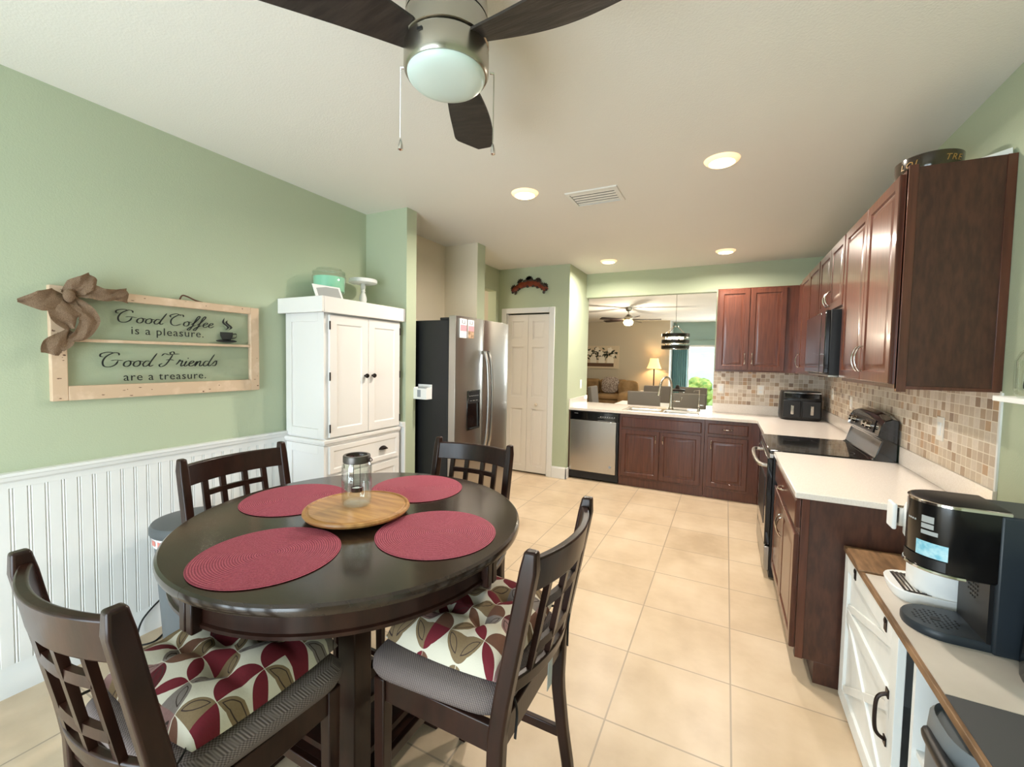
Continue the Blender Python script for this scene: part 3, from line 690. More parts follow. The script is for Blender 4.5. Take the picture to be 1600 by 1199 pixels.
# ------------------------------------------------------------------ kitchen cabinets
def raised(mb, O, U, V, w, h, N=None, fr_=.055):
    return mb.panel(O, U, V, w, h, ((0, 0), (0, .017), (.003, .020), (fr_-.006, .020), (fr_, .012), (fr_+.008, .011), (fr_+.03, .019), (fr_+.032, .019)), N)
def handle(parent, p, d, n, L_=.10, m='chrome', name='handle'):
    """bow handle centred at p along direction d standing out along n"""
    p, d_, n_ = Vector(p), Vector(d), Vector(n)
    pts = [p-d_*L_/2, p-d_*L_/2*.96+n_*.012, p-d_*L_/4+n_*.026, p+n_*.031, p+d_*L_/4+n_*.026, p+d_*L_/2*.96+n_*.012, p+d_*L_/2]
    mb = MB(); mb.tube(spline(pts, 4), .0042, 8); mb.lathe([(.007, 0), (.007, .003)], p-d_*L_/2, 10, 'x' if abs(n_.x) > .5 else 'y'); mb.lathe([(.007, 0), (.007, .003)], p+d_*L_/2, 10, 'x' if abs(n_.x) > .5 else 'y')
    return mb.build(name, m, parent)
CF = 5.222   # face plane of far base cabinets
RF = .348    # face plane of right base cabinets
def far_base(name, lab, x0, x1, doors, drawer, false_front=False):
    t = thing(name, lab, 'cabinet', ((x0+x1)/2, 5.5, 0))
    Yb = YF-.002; mb = MB(); mb.box(x0, x1, CF+.02, Yb, 0, .105)
    if false_front:
        mb.box(x0, x1, CF, CF+.02, .105, .883); mb.box(x0, x0+.018, CF+.02, Yb, .105, .883); mb.box(x1-.018, x1, CF+.02, Yb, .105, .883); mb.box(x0+.018, x1-.018, CF+.02, Yb, .105, .123)
    else: mb.box(x0, x1, CF, Yb, .105, .883)
    mb.build('cabinet_body', 'cherry', t, bevel=.001)
    a, b, z0_, z1_ = drawer
    m2 = MB(); m2.panel((a, CF, z0_), (1,0,0), (0,0,1), b-a, z1_-z0_, ((0, 0), (0, .014), (.008, .020), (.01, .020)))
    dw = m2.build('false_drawer_front' if false_front else 'drawer', 'cherry', t)
    if not false_front: handle(dw, ((a+b)/2, CF-.020, (z0_+z1_)/2), (1,0,0), (0,-1,0), .09)
    for (a, b, z0_, z1_, hx) in doors:
        m2 = MB(); raised(m2, (a, CF, z0_), (1,0,0), (0,0,1), b-a, z1_-z0_); dd = m2.build('cabinet_door', 'cherry', t)
        handle(dd, (hx, CF-.020, z1_-.09), (0,0,1), (0,-1,0), .10)
    return t
far_base('sink_base_cabinet', 'cherry sink base cabinet with two doors beside the dishwasher', -1.135, -.19, ((-1.105, -.668, .125, .695, -.705), (-.660, -.222, .125, .695, -.625)), (-1.105, -.222, .725, .845), True)
far_base('drawer_base_cabinet', 'cherry base cabinet with one drawer over one door left of the corner', -.187, .345, ((-.155, .238, .135, .695, -.118),), (-.155, .238, .730, .842))
# filler strip left of the dishwasher
tag(MB().box(XP+.001, -1.765, CF-.005, CF+.4, 0, .883).build('cabinet_end_filler', 'cherry'), 'narrow cherry filler strip between the pantry wall corner and the dishwasher', 'filler panel')
# dishwasher
dwt = thing('dishwasher', 'stainless dishwasher with black control strip under the sink counter', 'dishwasher', (-1.45, 5.5, 0))
MB().box(-1.762, -1.138, CF+.0, YF-.02, .02, .880).build('tub', 'blackmat', dwt)
DF = CF-.026
MB().box(-1.758, -1.142, DF, CF, .770, .872).build('control_strip', 'blackgloss', dwt, bevel=.003)
MB().box(-1.756, -1.168, DF-.004, CF, .115, .764).build('steel_door', 'steelx', dwt, bevel=.004)
MB().box(-1.165, -1.142, DF-.000, CF, .115, .764).build('door_edge', 'blackmat', dwt)
MB().box(-1.756, -1.142, DF+.03, CF+.01, .02, .112).build('kick_plate', 'blackgloss', dwt)
mb = MB(); mb.lathe([(.016, 0), (.016, -.002), (.001, -.003)], (-1.235, DF-.004, .205), 16, 'y'); mb.build('round_badge', 'papergrey', dwt)
mb = MB()
for k in range(7): mb.box(-1.37+k*.028, -1.355+k*.028, DF-.001, DF, .818, .826)
for k in range(2): mb.box(-1.40, -1.19, DF-.0008, DF, .808-k*.035, .809-k*.035+.001)
mb.box(-1.70, -1.655, DF-.001, DF, .845, .849)
mb.build('control_marks', 'linew', dwt)

# right-hand base cabinets
def right_base(name, lab, y0, y1, doors, drawers, endpanel=False):
    t = thing(name, lab, 'cabinet', (.67, (y0+y1)/2, 0))
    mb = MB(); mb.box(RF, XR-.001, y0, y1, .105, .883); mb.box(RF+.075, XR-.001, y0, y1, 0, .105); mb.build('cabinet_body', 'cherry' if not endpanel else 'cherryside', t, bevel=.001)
    if endpanel:
        m_ = MB(); m_.box(RF-.002, RF+.03, y0-.006, y0+.02, .105, .883); m_.build('face_frame', 'cherry', t, bevel=.001)
        MB().box(RF-.002, RF, y0, y1, .105, .883).build('front_frame', 'cherry', t)
    for (a, b, z0_, z1_) in drawers:
        m2 = MB(); m2.panel((RF-.002, b, z0_), (0,-1,0), (0,0,1), b-a, z1_-z0_, ((0, 0), (0, .014), (.008, .020), (.01, .020)))
        dw = m2.build('drawer', 'cherry', t); handle(dw, (RF-.022, (a+b)/2, (z0_+z1_)/2), (0,1,0), (-1,0,0), .09)
    for (a, b, z0_, z1_, hy) in doors:
        m2 = MB(); raised(m2, (RF-.002, b, z0_), (0,-1,0), (0,0,1), b-a, z1_-z0_); dd = m2.build('cabinet_door', 'cherry', t)
        handle(dd, (RF-.022, hy, z1_-.12), (0,0,1), (-1,0,0), .11)
    return t
right_base('peninsula_base_cabinet', 'cherry base cabinet with one drawer and two doors between range and coffee bar', 2.42, 3.437, ((2.46, 2.925, .125, .69, 2.90), (2.93, 3.395, .125, .69, 2.96)), ((2.46, 3.395, .725, .86),), True)
right_base('corner_base_cabinet', 'cherry corner base cabinet on the far side of the range', 4.203, CF, ((4.25, 4.66, .125, .69, 4.30),), ((4.25, 4.66, .725, .86),))
# corner filler between both runs, behind the far cabinet
MB_ = MB(); MB_.box(.348, XR-.001, CF+.001, YF-.001, 0, .883); tag(MB_.build('blind_corner_cabinet', 'cherry'), 'plain cherry blind corner cabinet under the air fryer', 'cabinet')

# worktops
wt = MB(); x_in, y_in = .316, 5.19
sx0, sx1, sy0, sy1 = -1.115, -.245, 5.30, 5.72
Z0, Z1w = .884, CT
for (a, b, c0, c1) in ((XP, sx0, y_in, 6.02), (sx0, sx1, y_in, sy0), (sx0, sx1, sy1, 6.02), (sx1, -.137, y_in, 6.02), (-.137, XR, y_in, YF), (x_in, XR, 4.203, y_in)):
    wt.box(a+0, b, c0, c1, Z0, Z1w)
w1 = wt.build('corner_worktop', 'quartz'); tag(w1, 'pale quartz worktop running along the sink side and round the corner to the range', 'worktop')
for b_ in ((-.134, XR-.014, YF-.014, YF), (XR-.014, XR, 4.203, YF), (XP, XP+.014, y_in, 5.94)):
    MB().box(*b_, CT, 1.022).build('upstand', 'quartz', w1, bevel=.002)
w2 = MB().box(x_in, XR, 2.40, 3.437, Z0, Z1w).build('range_side_worktop', 'quartz', bevel=.004); tag(w2, 'pale quartz worktop between the range and the coffee bar', 'worktop')
MB().box(XR-.014, XR, 2.40, 3.437, CT, 1.022).build('upstand', 'quartz', w2, bevel=.002)
# mosaic
struct('trim_5', MB().box(-.134, XR-.006, YF-.006, YF, 1.022, 1.425), 'mosF')
struct('trim_6', MB().box(XR-.006, XR, 2.414, YF-.006, 1.022, 1.425), 'mosR')
struct('trim_7', MB().box(XR-.007, XR, 2.402, 2.414, 1.022, 1.42), 'white')

# wall cabinets
UF = .668; UB, UT = 1.42, 2.365
def wall_cab(name, lab, y0, y1, z0, doors, hz=None, near=False):
    t = thing(name, lab, 'cabinet', (.83, (y0+y1)/2, z0))
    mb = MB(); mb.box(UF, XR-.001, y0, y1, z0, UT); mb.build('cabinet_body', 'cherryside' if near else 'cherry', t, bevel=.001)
    if near:
        m_ = MB(); m_.box(UF-.004, UF+.028, y0-.006, y0+.02, z0-.012, UT+.01); m_.box(XR-.03, XR-.001, y0-.004, y0+.01, z0, UT); m_.box(UF+.028, XR-.03, y0-.004, y0+.01, z0, z0+.014); m_.build('end_frame', 'cherry', t, bevel=.001)
        MB().box(UF-.004, UF, y0, y1, z0, UT).build('front_frame', 'cherry', t)
    for (a, b, z1_, z2_, hy) in doors:
        m2 = MB(); raised(m2, (UF-.003, b, z1_), (0,-1,0), (0,0,1), b-a, z2_-z1_); dd = m2.build('cabinet_door', 'cherry', t)
        handle(dd, (UF-.024, hy, z1_+.085+(.03 if z0 < 1.6 else 0)), (0,0,1), (-1,0,0), .13 if z0 < 1.6 else .10)
    return t
wall_cab('wall_cabinet', 'cherry wall cabinet nearest the camera with two tall doors, right of the microwave', 2.42, 3.40, UB, ((2.455, 2.912, UB+.02, UT-.012, 2.885), (2.918, 3.385, UB+.02, UT-.012, 2.945)), near=True)
wall_cab('short_wall_cabinet', 'short cherry wall cabinet with two doors above the microwave', 3.402, 4.208, 1.885, ((3.412, 3.80, 1.905, UT-.012, 3.765), (3.806, 4.195, 1.905, UT-.012, 3.84)))
wall_cab('wall_cabinet', 'cherry wall cabinet between the microwave and the far corner', 4.21, 5.488, UB, ((4.225, 4.69, UB+.02, UT-.012, 4.27), (4.696, 5.13, UB+.02, UT-.012, 5.09)))
t = thing('wall_cabinet', 'cherry wall cabinet with two doors on the far wall right of the opening', 'cabinet', (.3, 5.65, UB))
MB().box(-.115, XR-.001, 5.49, YF-.001, UB, UT).build('cabinet_body', 'cherry', t, bevel=.001)
for a, b, hx in ((-.100, .212, .18), (.218, .56, .25)):
    m2 = MB(); raised(m2, (a, 5.49, UB+.02), (1,0,0), (0,0,1), b-a, UT-UB-.035); dd = m2.build('cabinet_door', 'cherry', t); handle(dd, (hx, 5.468, UB+.15), (0,0,1), (0,-1,0), .11)

# microwave
mw = thing('microwave', 'black over-the-range microwave with glossy door under the short wall cabinet', 'microwave', (.8, 3.8, 1.445))
MB().box(.60, XR-.01, 3.447, 4.200, 1.45, 1.883).build('casing', 'blackmat', mw, bevel=.004)
d1 = MB().box(.572, .602, 3.60, 4.198, 1.462, 1.880).build('glass_door', 'blackgloss', mw, bevel=.006)
MB().box(.572, .602, 3.449, 3.595, 1.462, 1.880).build('control_panel', 'blackgloss', mw, bevel=.006)
MB().box(.60, .95, 3.46, 4.18, 1.440, 1.452).build('vent_base', 'nickel', mw)

# range
rg = thing('electric_range', 'black glass-top electric range with rear control panel between the cabinets', 'range', (.66, 3.82, 0))
Y0, Y1 = 3.442, 4.198
MB().box(.318, .972, Y0, Y1, .02, .895).build('range_body', 'blackmat', rg, bevel=.003)
ck = MB().box(.288, .89, Y0-.001, Y1+.001, .896, .922).build('glass_cooktop', 'blackgloss', rg, bevel=.006)
mb = MB()
for (x, y, r_) in ((.45, 3.62, .10), (.45, 4.02, .085), (.72, 3.62, .08), (.72, 4.02, .105)):
    mb.lathe([(r_, .9222), (r_-.0015, .9226), (r_-.003, .9222)], (x, y, 0), 40, cap=False)
mb.build('burner_rings', 'charcoalmat', ck)
od = MB().box(.282, .318, Y0+.006, Y1-.006, .245, .86).build('oven_door', 'blackgloss', rg, bevel=.006)
m2 = MB(); m2.tube(spline([(.285, Y1-.05, .80), (.245, Y1-.06, .803), (.228, Y1-.16, .805), (.222, (Y0+Y1)/2, .805), (.228, Y0+.16, .805), (.245, Y0+.06, .803), (.285, Y0+.05, .80)], 6), .014, 12); m2.build('oven_handle', 'steel', od)
MB().box(.279, .283, Y0+.12, Y1-.12, .36, .70).build('oven_window', 'blackmat', od)
MB().box(.284, .318, Y0+.006, Y1-.006, .06, .235).build('storage_drawer', 'steel', rg, bevel=.005)
MB().box(.292, .318, Y0, Y1, .863, .894).build('front_trim', 'steel', rg, bevel=.003)
bg = MB(); sec = [(.845, .922), (.862, .93), (.895, 1.045), (.872, 1.068), (.885, 1.165), (.905, 1.20), (.94, 1.215), (.972, 1.205), (.972, .90), (.845, .90)]
rs = []
for i in range(13):
    q = i/12; yy = Y0+.0+(Y1-Y0)*q; dz = -.03*abs(2*q-1)**3
    rs.append([(x, yy, z+(dz if z > 1.1 else 0)) for x, z in sec])
bg.rings(rs); bgo = bg.build('backguard', 'blackgloss', rg, bevel=.004)
m2 = MB(); m2.rings([[(.8705, Y0+.10+q*(Y1-Y0-.2), 1.082), (.8845, Y0+.10+q*(Y1-Y0-.2), 1.163), (.8815, Y0+.10+q*(Y1-Y0-.2), 1.1635), (.8675, Y0+.10+q*(Y1-Y0-.2), 1.0825)] for q in (0, 1)]); m2.build('steel_control_face', 'bronze', bgo)
for yk in (3.60, 3.685, 3.955, 4.04):
    c_ = Vector((.876, yk, 1.122)); n_ = Vector((-1, 0, .17)).normalized()
    m2 = MB(); m2.tube([c_, c_+n_*.012, c_+n_*.013, c_+n_*.034], [.026, .026, .021, .018], 16); m2.build('control_knob', 'chrome', bgo)
m2 = MB(); m2.rings([[(.8725-.004, y, 1.10), (.880-.004, y, 1.15), (.882-.004, y, 1.15), (.8745-.004, y, 1.10)] for y in (3.755, 3.885)]); m2.build('clock_display', 'blackmat', bgo)

# sink, faucet, soap dispenser
sk = thing('double_sink', 'stainless double bowl sink set in the worktop before the opening', 'sink', (-.68, 5.51, .72))
mb = MB()
def bowl(mb, x0, x1, y0, y1):
    ls = [(-.0, .0), (.006, -.004), (.012, -.02), (.025, -.17), (.06, -.185)]
    rs = [[(x0+i, y0+i, CT+z), (x1-i, y0+i, CT+z), (x1-i, y1-i, CT+z), (x0+i, y1-i, CT+z)] for i, z in ls]
    mb.rings(rs, cap=False, smooth=False); n = len(mb.v); mb.f.append((n-4, n-3, n-2, n-1)); mb.m.append(mb.mi); mb.sm.append(False)
bowl(mb, -1.09, -.70, 5.33, 5.69); bowl(mb, -.66, -.27, 5.33, 5.69)
mb.build('bowls', 'steelx', sk)
rm = MB()
for a, b, c0, c1 in ((sx0-.012, -1.09, sy0-.012, sy1+.012), (-.70, -.66, 5.33, 5.69), (-.27, sx1+.012, sy0-.012, sy1+.012), (-1.09, -.27, sy0-.012, 5.33), (-1.09, -.27, 5.69, sy1+.012)): rm.box(a, b, c0, c1, CT, CT+.004)
rm.build('rim', 'chrome', sk, bevel=.001)
fc = thing('kitchen_faucet', 'tall gooseneck pull-down steel faucet behind the sink', 'faucet', (-.61, 5.77, CT))
x, y = -.61, 5.765
mb = MB(); mb.lathe([(.034, 0), (.034, .008), (.026, .02), (.022, .04), (.020, .18), (.016, .2)], (x, y, CT), 20)
dxf = Vector((-.55, -.84, 0)).normalized()
pts = []
for k in range(15):
    a = pi*k/14*1.02; pts.append(Vector((x, y, CT+.285))+dxf*(.105*(1-cos(a)))+Vector((0, 0, .125*sin(a))))
pts = [Vector((x, y, CT+.19))]+pts
mb.tube(pts, .0145, 12); e = pts[-1]
mb.tube([e, e-Vector((0, 0, .03))+dxf*.005, e-Vector((0, 0, .10))+dxf*.02], [.015, .018, .022], 12); mb.build('gooseneck_spout', 'nickel', fc)
mb = MB(); mb.tube(spline([(x+.01, y-.02, CT+.10), (x+.06, y-.03, CT+.105), (x+.105, y-.03, CT+.11), (x+.125, y-.03, CT+.16)], 5), .0075, 10); mb.build('lever_handle', 'nickel', fc)
sd = thing('soap_dispenser', 'small steel soap dispenser pump right of the sink faucet', 'soap dispenser', (-.30, 5.745, CT))
mb = MB(); x, y = -.285, 5.745; mb.lathe([(.026, 0), (.026, .006), (.016, .014), (.011, .04), (.014, .06), (.007, .07), (.005, .19), (.006, .195), (.006, .25), (.009, .255), (.009, .263)], (x, y, CT), 16); mb.tube([(x, y, CT+.26), (x-.05, y-.03, CT+.255), (x-.062, y-.035, CT+.24)], .0045, 8); mb.build('pump', 'nickel', sd)
MB().box(x+.008, x+.05, y-.006, y+.006, CT+.07, CT+.078).build('side_lever', 'nickel', sd)

# air fryer
af = thing('dual_basket_air_fryer', 'dark grey dual basket air fryer with chrome handles in the counter corner', 'air fryer', (.735, 5.60, CT))
mb = MB(); cxa, cya, wa, da = .735, 5.60, .195, .145
def sup(cx, cy, a, b, z, n=28, e=4):
    o = []
    for k in range(n):
        t = 2*pi*k/n; c_, s_ = cos(t), sin(t); o.append((cx+a*math.copysign(abs(c_)**(2/e), c_), cy+b*math.copysign(abs(s_)**(2/e), s_), z))
    return o
mb.rings([sup(cxa, cya, wa*k, da*k, CT+z) for z, k in ((0, .92), (.012, .97), (.05, 1.), (.24, .97), (.30, .93), (.31, .90), (.315, .5))], smooth=True)
mb.build('housing', 'blackmat', af)
mb = MB(); mb.box(cxa-.155, cxa+.155, cya-da-.001, cya-da+.05, CT+.235, CT+.292); mb.build('display_bezel', 'blackgloss', af, bevel=.006)
mb = MB(); mb.box(cxa-.165, cxa+.165, cya-da-.0005, cya-da+.02, CT+.294, CT+.300); mb.build('chrome_line', 'chrome', af)
for k in (-1, 1):
    bk = MB(); bk.box(cxa+k*.088-.082, cxa+k*.088+.082, cya-da-.012, cya-da+.01, CT+.03, CT+.215); bo = bk.build('basket_front', 'blackmat', af, bevel=.01, seg=3)
    hb_ = MB(); hb_.box(cxa+k*.088-.013, cxa+k*.088+.013, cya-da-.045, cya-da-.03, CT+.07, CT+.165); hb_.box(cxa+k*.088-.01, cxa+k*.088+.01, cya-da-.033, cya-da-.011, CT+.15, CT+.165); hb_.build('basket_handle', 'chrome', bo, bevel=.003)

# outlets and switches
def plate(name, lab, c, ax, w=.07, h=.115, kind='outlet'):
    x, y, z = c; t = thing(name, lab, 'wall plate', c)
    def bx(u0, u1, v0, v1, d0, d1):
        if ax == 'y': return MB().box(x+u0, x+u1, y-d1, y-d0, z+v0, z+v1)
        if ax == 'x-': return MB().box(x-d1, x-d0, y+u0, y+u1, z+v0, z+v1)
        return MB().box(x+d0, x+d1, y+u0, y+u1, z+v0, z+v1)
    bx(-w/2, w/2, -h/2, h/2, 0, .006).build('cover', 'plate', t, bevel=.002)
    if kind == 'outlet':
        for s_ in (-1, 1): bx(-.016, .016, s_*.022-.014, s_*.022+.014, .006, .0075).build('socket', 'white', t)
    else: bx(-.016, .016, -.033, .033, .006, .009).build('rocker', 'white', t)
plate('light_switch', 'white switch plate on the far mosaic, close to the opening', (-.05, YF-.006, 1.205), 'y', kind='sw')
plate('wall_outlet', 'white outlet on the far mosaic, midway between opening and air fryer', (.372, YF-.006, 1.205), 'y')
plate('light_switch', 'white switch plate on the side mosaic above the range side worktop', (XR-.006, 2.914, 1.205), 'x-', .075, .12, 'sw')
plate('wall_outlet', 'white outlet on the side mosaic beyond the range', (XR-.006, 4.65, 1.19), 'x-')
plate('wall_outlet', 'white outlet on the side mosaic behind the air fryer corner', (XR-.006, 5.38, 1.22), 'x-')
plate('light_switch', 'white switch plate on the green pantry side wall above the counter', (XP, 5.66, 1.19), 'x+', .075, .12, 'sw')

# dark oval dish with lettering on top of the near wall cabinet
ob = thing('oval_pottery_dish', 'dark brown glazed oval dish with ochre lettering on top of the near cabinet', 'dish', (.80, 2.66, UT))
mb = MB(); A, B, ox, oy = .118, .128, .802, 2.675
prof = ((.0, .0), (.78, .0), (.90, .02), (.98, .06), (1, .105), (.97, .108), (.93, .07), (.80, .025), (.0, .018))
mb.rings([[(ox+max(k, .002)*A*cos(2*pi*i/48), oy+max(k, .002)*B*sin(2*pi*i/48), UT+z) for i in range(48)] for k, z in prof], smooth=True); mb.build('dish_body', 'potbrown', ob)
mb = MB()
for ch, ad in (('T', 283), ('R', 295), ('E', 307), ('O', 219), ('L', 205), ('I', 231)):
    a = R(ad)
    vs, fs = text(ch, .036, lambda u, w, c_, a=a: (ox+(A*(.975+.02*(w/.03))+.002+c_)*cos(a+u/A), oy+(B*(.975+.02*(w/.03))+.002+c_)*sin(a+u/B), UT+.060+w), .001, .25)
    MB().add(vs, fs).build('letter', 'ochre', ob)
pp = MB(); pp.rings([[(XR-.012+a*.0, 2.43, UT+.0), (XR-.10, 2.43, UT+.0), (XR-.10, 2.46, UT+.012+a*.003), (XR-.012, 2.435, UT+.03)] for a in (0,)]+[[(XR-.012, 2.9, UT), (XR-.13, 2.9, UT), (XR-.12, 2.9, UT+.02), (XR-.012, 2.9, UT+.04)]])
tag(pp.build('folded_paper', 'paper'), 'folded white paper lying on the near cabinet against the wall', 'paper')

# ------------------------------------------------------------------ dining table
TX, TY, TR, TZ = -1.250, 1.186, .612, .91
tb = thing('dining_table', 'round espresso counter-height dining table with lattice pedestal base', 'table', (TX, TY, 0))
def half(s_):
    mb = MB(); prof = [(.985, TZ-.034), (1.0, TZ-.028), (1.004, TZ-.016), (1.0, TZ-.006), (.988, TZ)]
    rs = []
    for k, z in prof:
        ring = []
        for i in range(97):
            a = -pi/2+pi*i/96; ring.append((TX+.012+s_*(.0006+TR*k*cos(a)) if 1 else 0, TY+TR*k*sin(a), z))
        rs.append(ring)
    mb.rings(rs, smooth=False); return mb
for s_ in (-1, 1): half(s_).build('tabletop', 'top', tb)
mb = MB(); rr_ = [(.574, TZ-.034), (.574, TZ-.098), (.581, TZ-.102), (.581, TZ-.112), (.574, TZ-.116), (.555, TZ-.116), (.555, TZ-.034)]
mb.lathe(rr_, (TX, TY, 0), 72, cap=False); mb.build('apron', 'espresso', tb)
for k in range(4):
    a = k*pi/2; x, y = TX+.012*(k % 2)+.585*cos(a), TY+.585*sin(a)
    for s_ in (-1, 1):
        px, py = x-sin(a)*s_*.016, y+cos(a)*s_*.016
        MB().box(px-.014, px+.014, py-.014, py+.014, TZ-.124, TZ-.035).build('corner_block', 'espresso', tb, bevel=.004)
PS = .215
for sx in (-1, 1):
    for sy in (-1, 1):
        MB().box(TX+sx*PS-.036, TX+sx*PS+.036, TY+sy*PS-.036, TY+sy*PS+.036, 0, TZ-.06).build('post', 'espresso', tb, bevel=.004)
MB().box(TX-.36, TX+.36, TY-.36, TY+.36, TZ-.075, TZ-.036).build('top_support', 'espresso', tb)
MB().box(TX-PS-.03, TX+PS+.03, TY-PS-.03, TY+PS+.03, .10, .13).build('bottom_shelf', 'espresso', tb, bevel=.003)
for ax, s_ in (('x', -1), ('x', 1), ('y', -1), ('y', 1)):
    mb = MB(); a, b = -PS+.036, PS-.036
    def bar(u0, u1, z0_, z1_, t_=.009):
        if ax == 'x': mb.box(TX+s_*PS-t_, TX+s_*PS+t_, TY+u0, TY+u1, z0_, z1_)
        else: mb.box(TX+u0, TX+u1, TY+s_*PS-t_, TY+s_*PS+t_, z0_, z1_)
    bar(a, b, .08, .10, .014); bar(a, b, .44, .475, .014)
    for u in (-.085, .085): bar(u-.011, u+.011, .10, .44)
    for z in (.18, .36): bar(a, b, z-.011, z+.011, .007)
    mb.build('lattice_panel', 'espresso', tb)

for (x, y, lab) in ((-1.222, .806, 'round crimson placemat nearest the front chair'), (-.878, 1.188, 'round crimson placemat on the right side of the table'),
                    (-1.606, 1.180, 'round crimson placemat on the left side, before the trash can'), (-1.262, 1.558, 'round crimson placemat on the far side of the table')):
    mb = MB(); mb.lathe([(.203, 0), (.206, .002), (.203, .0045), (.001, .0048)], (x, y, TZ), 64); o = mb.build('placemat', 'crimson')
    tag(o, lab, 'placemat', 'crimson woven placemats')
    for v_ in o.data.vertices: v_.co.x -= x; v_.co.y -= y; v_.co.z -= TZ
    o.location = (x, y, TZ+.0003)
ls = thing('lazy_susan', 'round acacia wood turntable tray in the middle of the table', 'tray', (-1.243, 1.178, TZ))
mb = MB(); mb.lathe([(.10, 0), (.10, .014)], (-1.243, 1.178, TZ+.001), 40); mb.build('swivel_base', 'dark', ls)
mb = MB(); mb.lathe([(.170, .014), (.190, .019), (.195, .027), (.192, .034), (.184, .036), (.180, .031), (.176, .031), (.172, .034), (.001, .034)], (-1.243, 1.178, TZ+.001), 64); mb.build('wooden_disc', 'acacia', ls)
LT = TZ+.035
jr = thing('glass_jar_lantern', 'clear glass jar lantern with bronze collar and hanging tealight on the wooden tray', 'jar', (-1.263, 1.192, LT))
c = (-1.263, 1.192, LT)
MB().lathe([(.001, .001), (.048, .001), (.053, .008), (.056, .02), (.056, .145), (.052, .162), (.047, .172), (.047, .185), (.044, .185), (.044, .172), (.049, .16), (.053, .143), (.053, .022), (.048, .010), (.001, .006)], c, 40).build('glass_body', 'glass', jr)
MB().lathe([(.048, .165), (.051, .168), (.051, .190), (.049, .194), (.040, .194), (.040, .190), (.047, .188), (.048, .165)], c, 36, cap=False).build('bronze_collar', 'pewter', jr)
mb = MB()
for s_ in (-1, 1): mb.tube([(c[0]+s_*.018, c[1], LT+.19), (c[0]+s_*.017, c[1], LT+.062)], .0012, 6)
mb.lathe([(.001, .05), (.021, .05), (.021, .066), (.019, .066), (.019, .053), (.001, .053)], c, 24); mb.build('tealight_holder', 'bronze', jr)
MB().lathe([(.001, .054), (.018, .054), (.018, .063), (.001, .063)], c, 20).build('tealight', 'paper', jr)
mb = MB(); mb.tube(spline([(c[0]+.05, c[1]+.01, LT+.178), (c[0]+.058, c[1]+.012, LT+.172), (c[0]+.066, c[1]+.014, LT+.178), (c[0]+.06, c[1]+.012, LT+.186), (c[0]+.052, c[1]+.01, LT+.180)], 4), .0018, 6)
mb.tube([(c[0]-.052, c[1]-.01, LT+.18), (c[0]-.058, c[1]-.012, LT+.165), (c[0]-.056, c[1]-.01, LT+.135)], .002, 6); mb.build('wire_handle', 'bronze', jr)

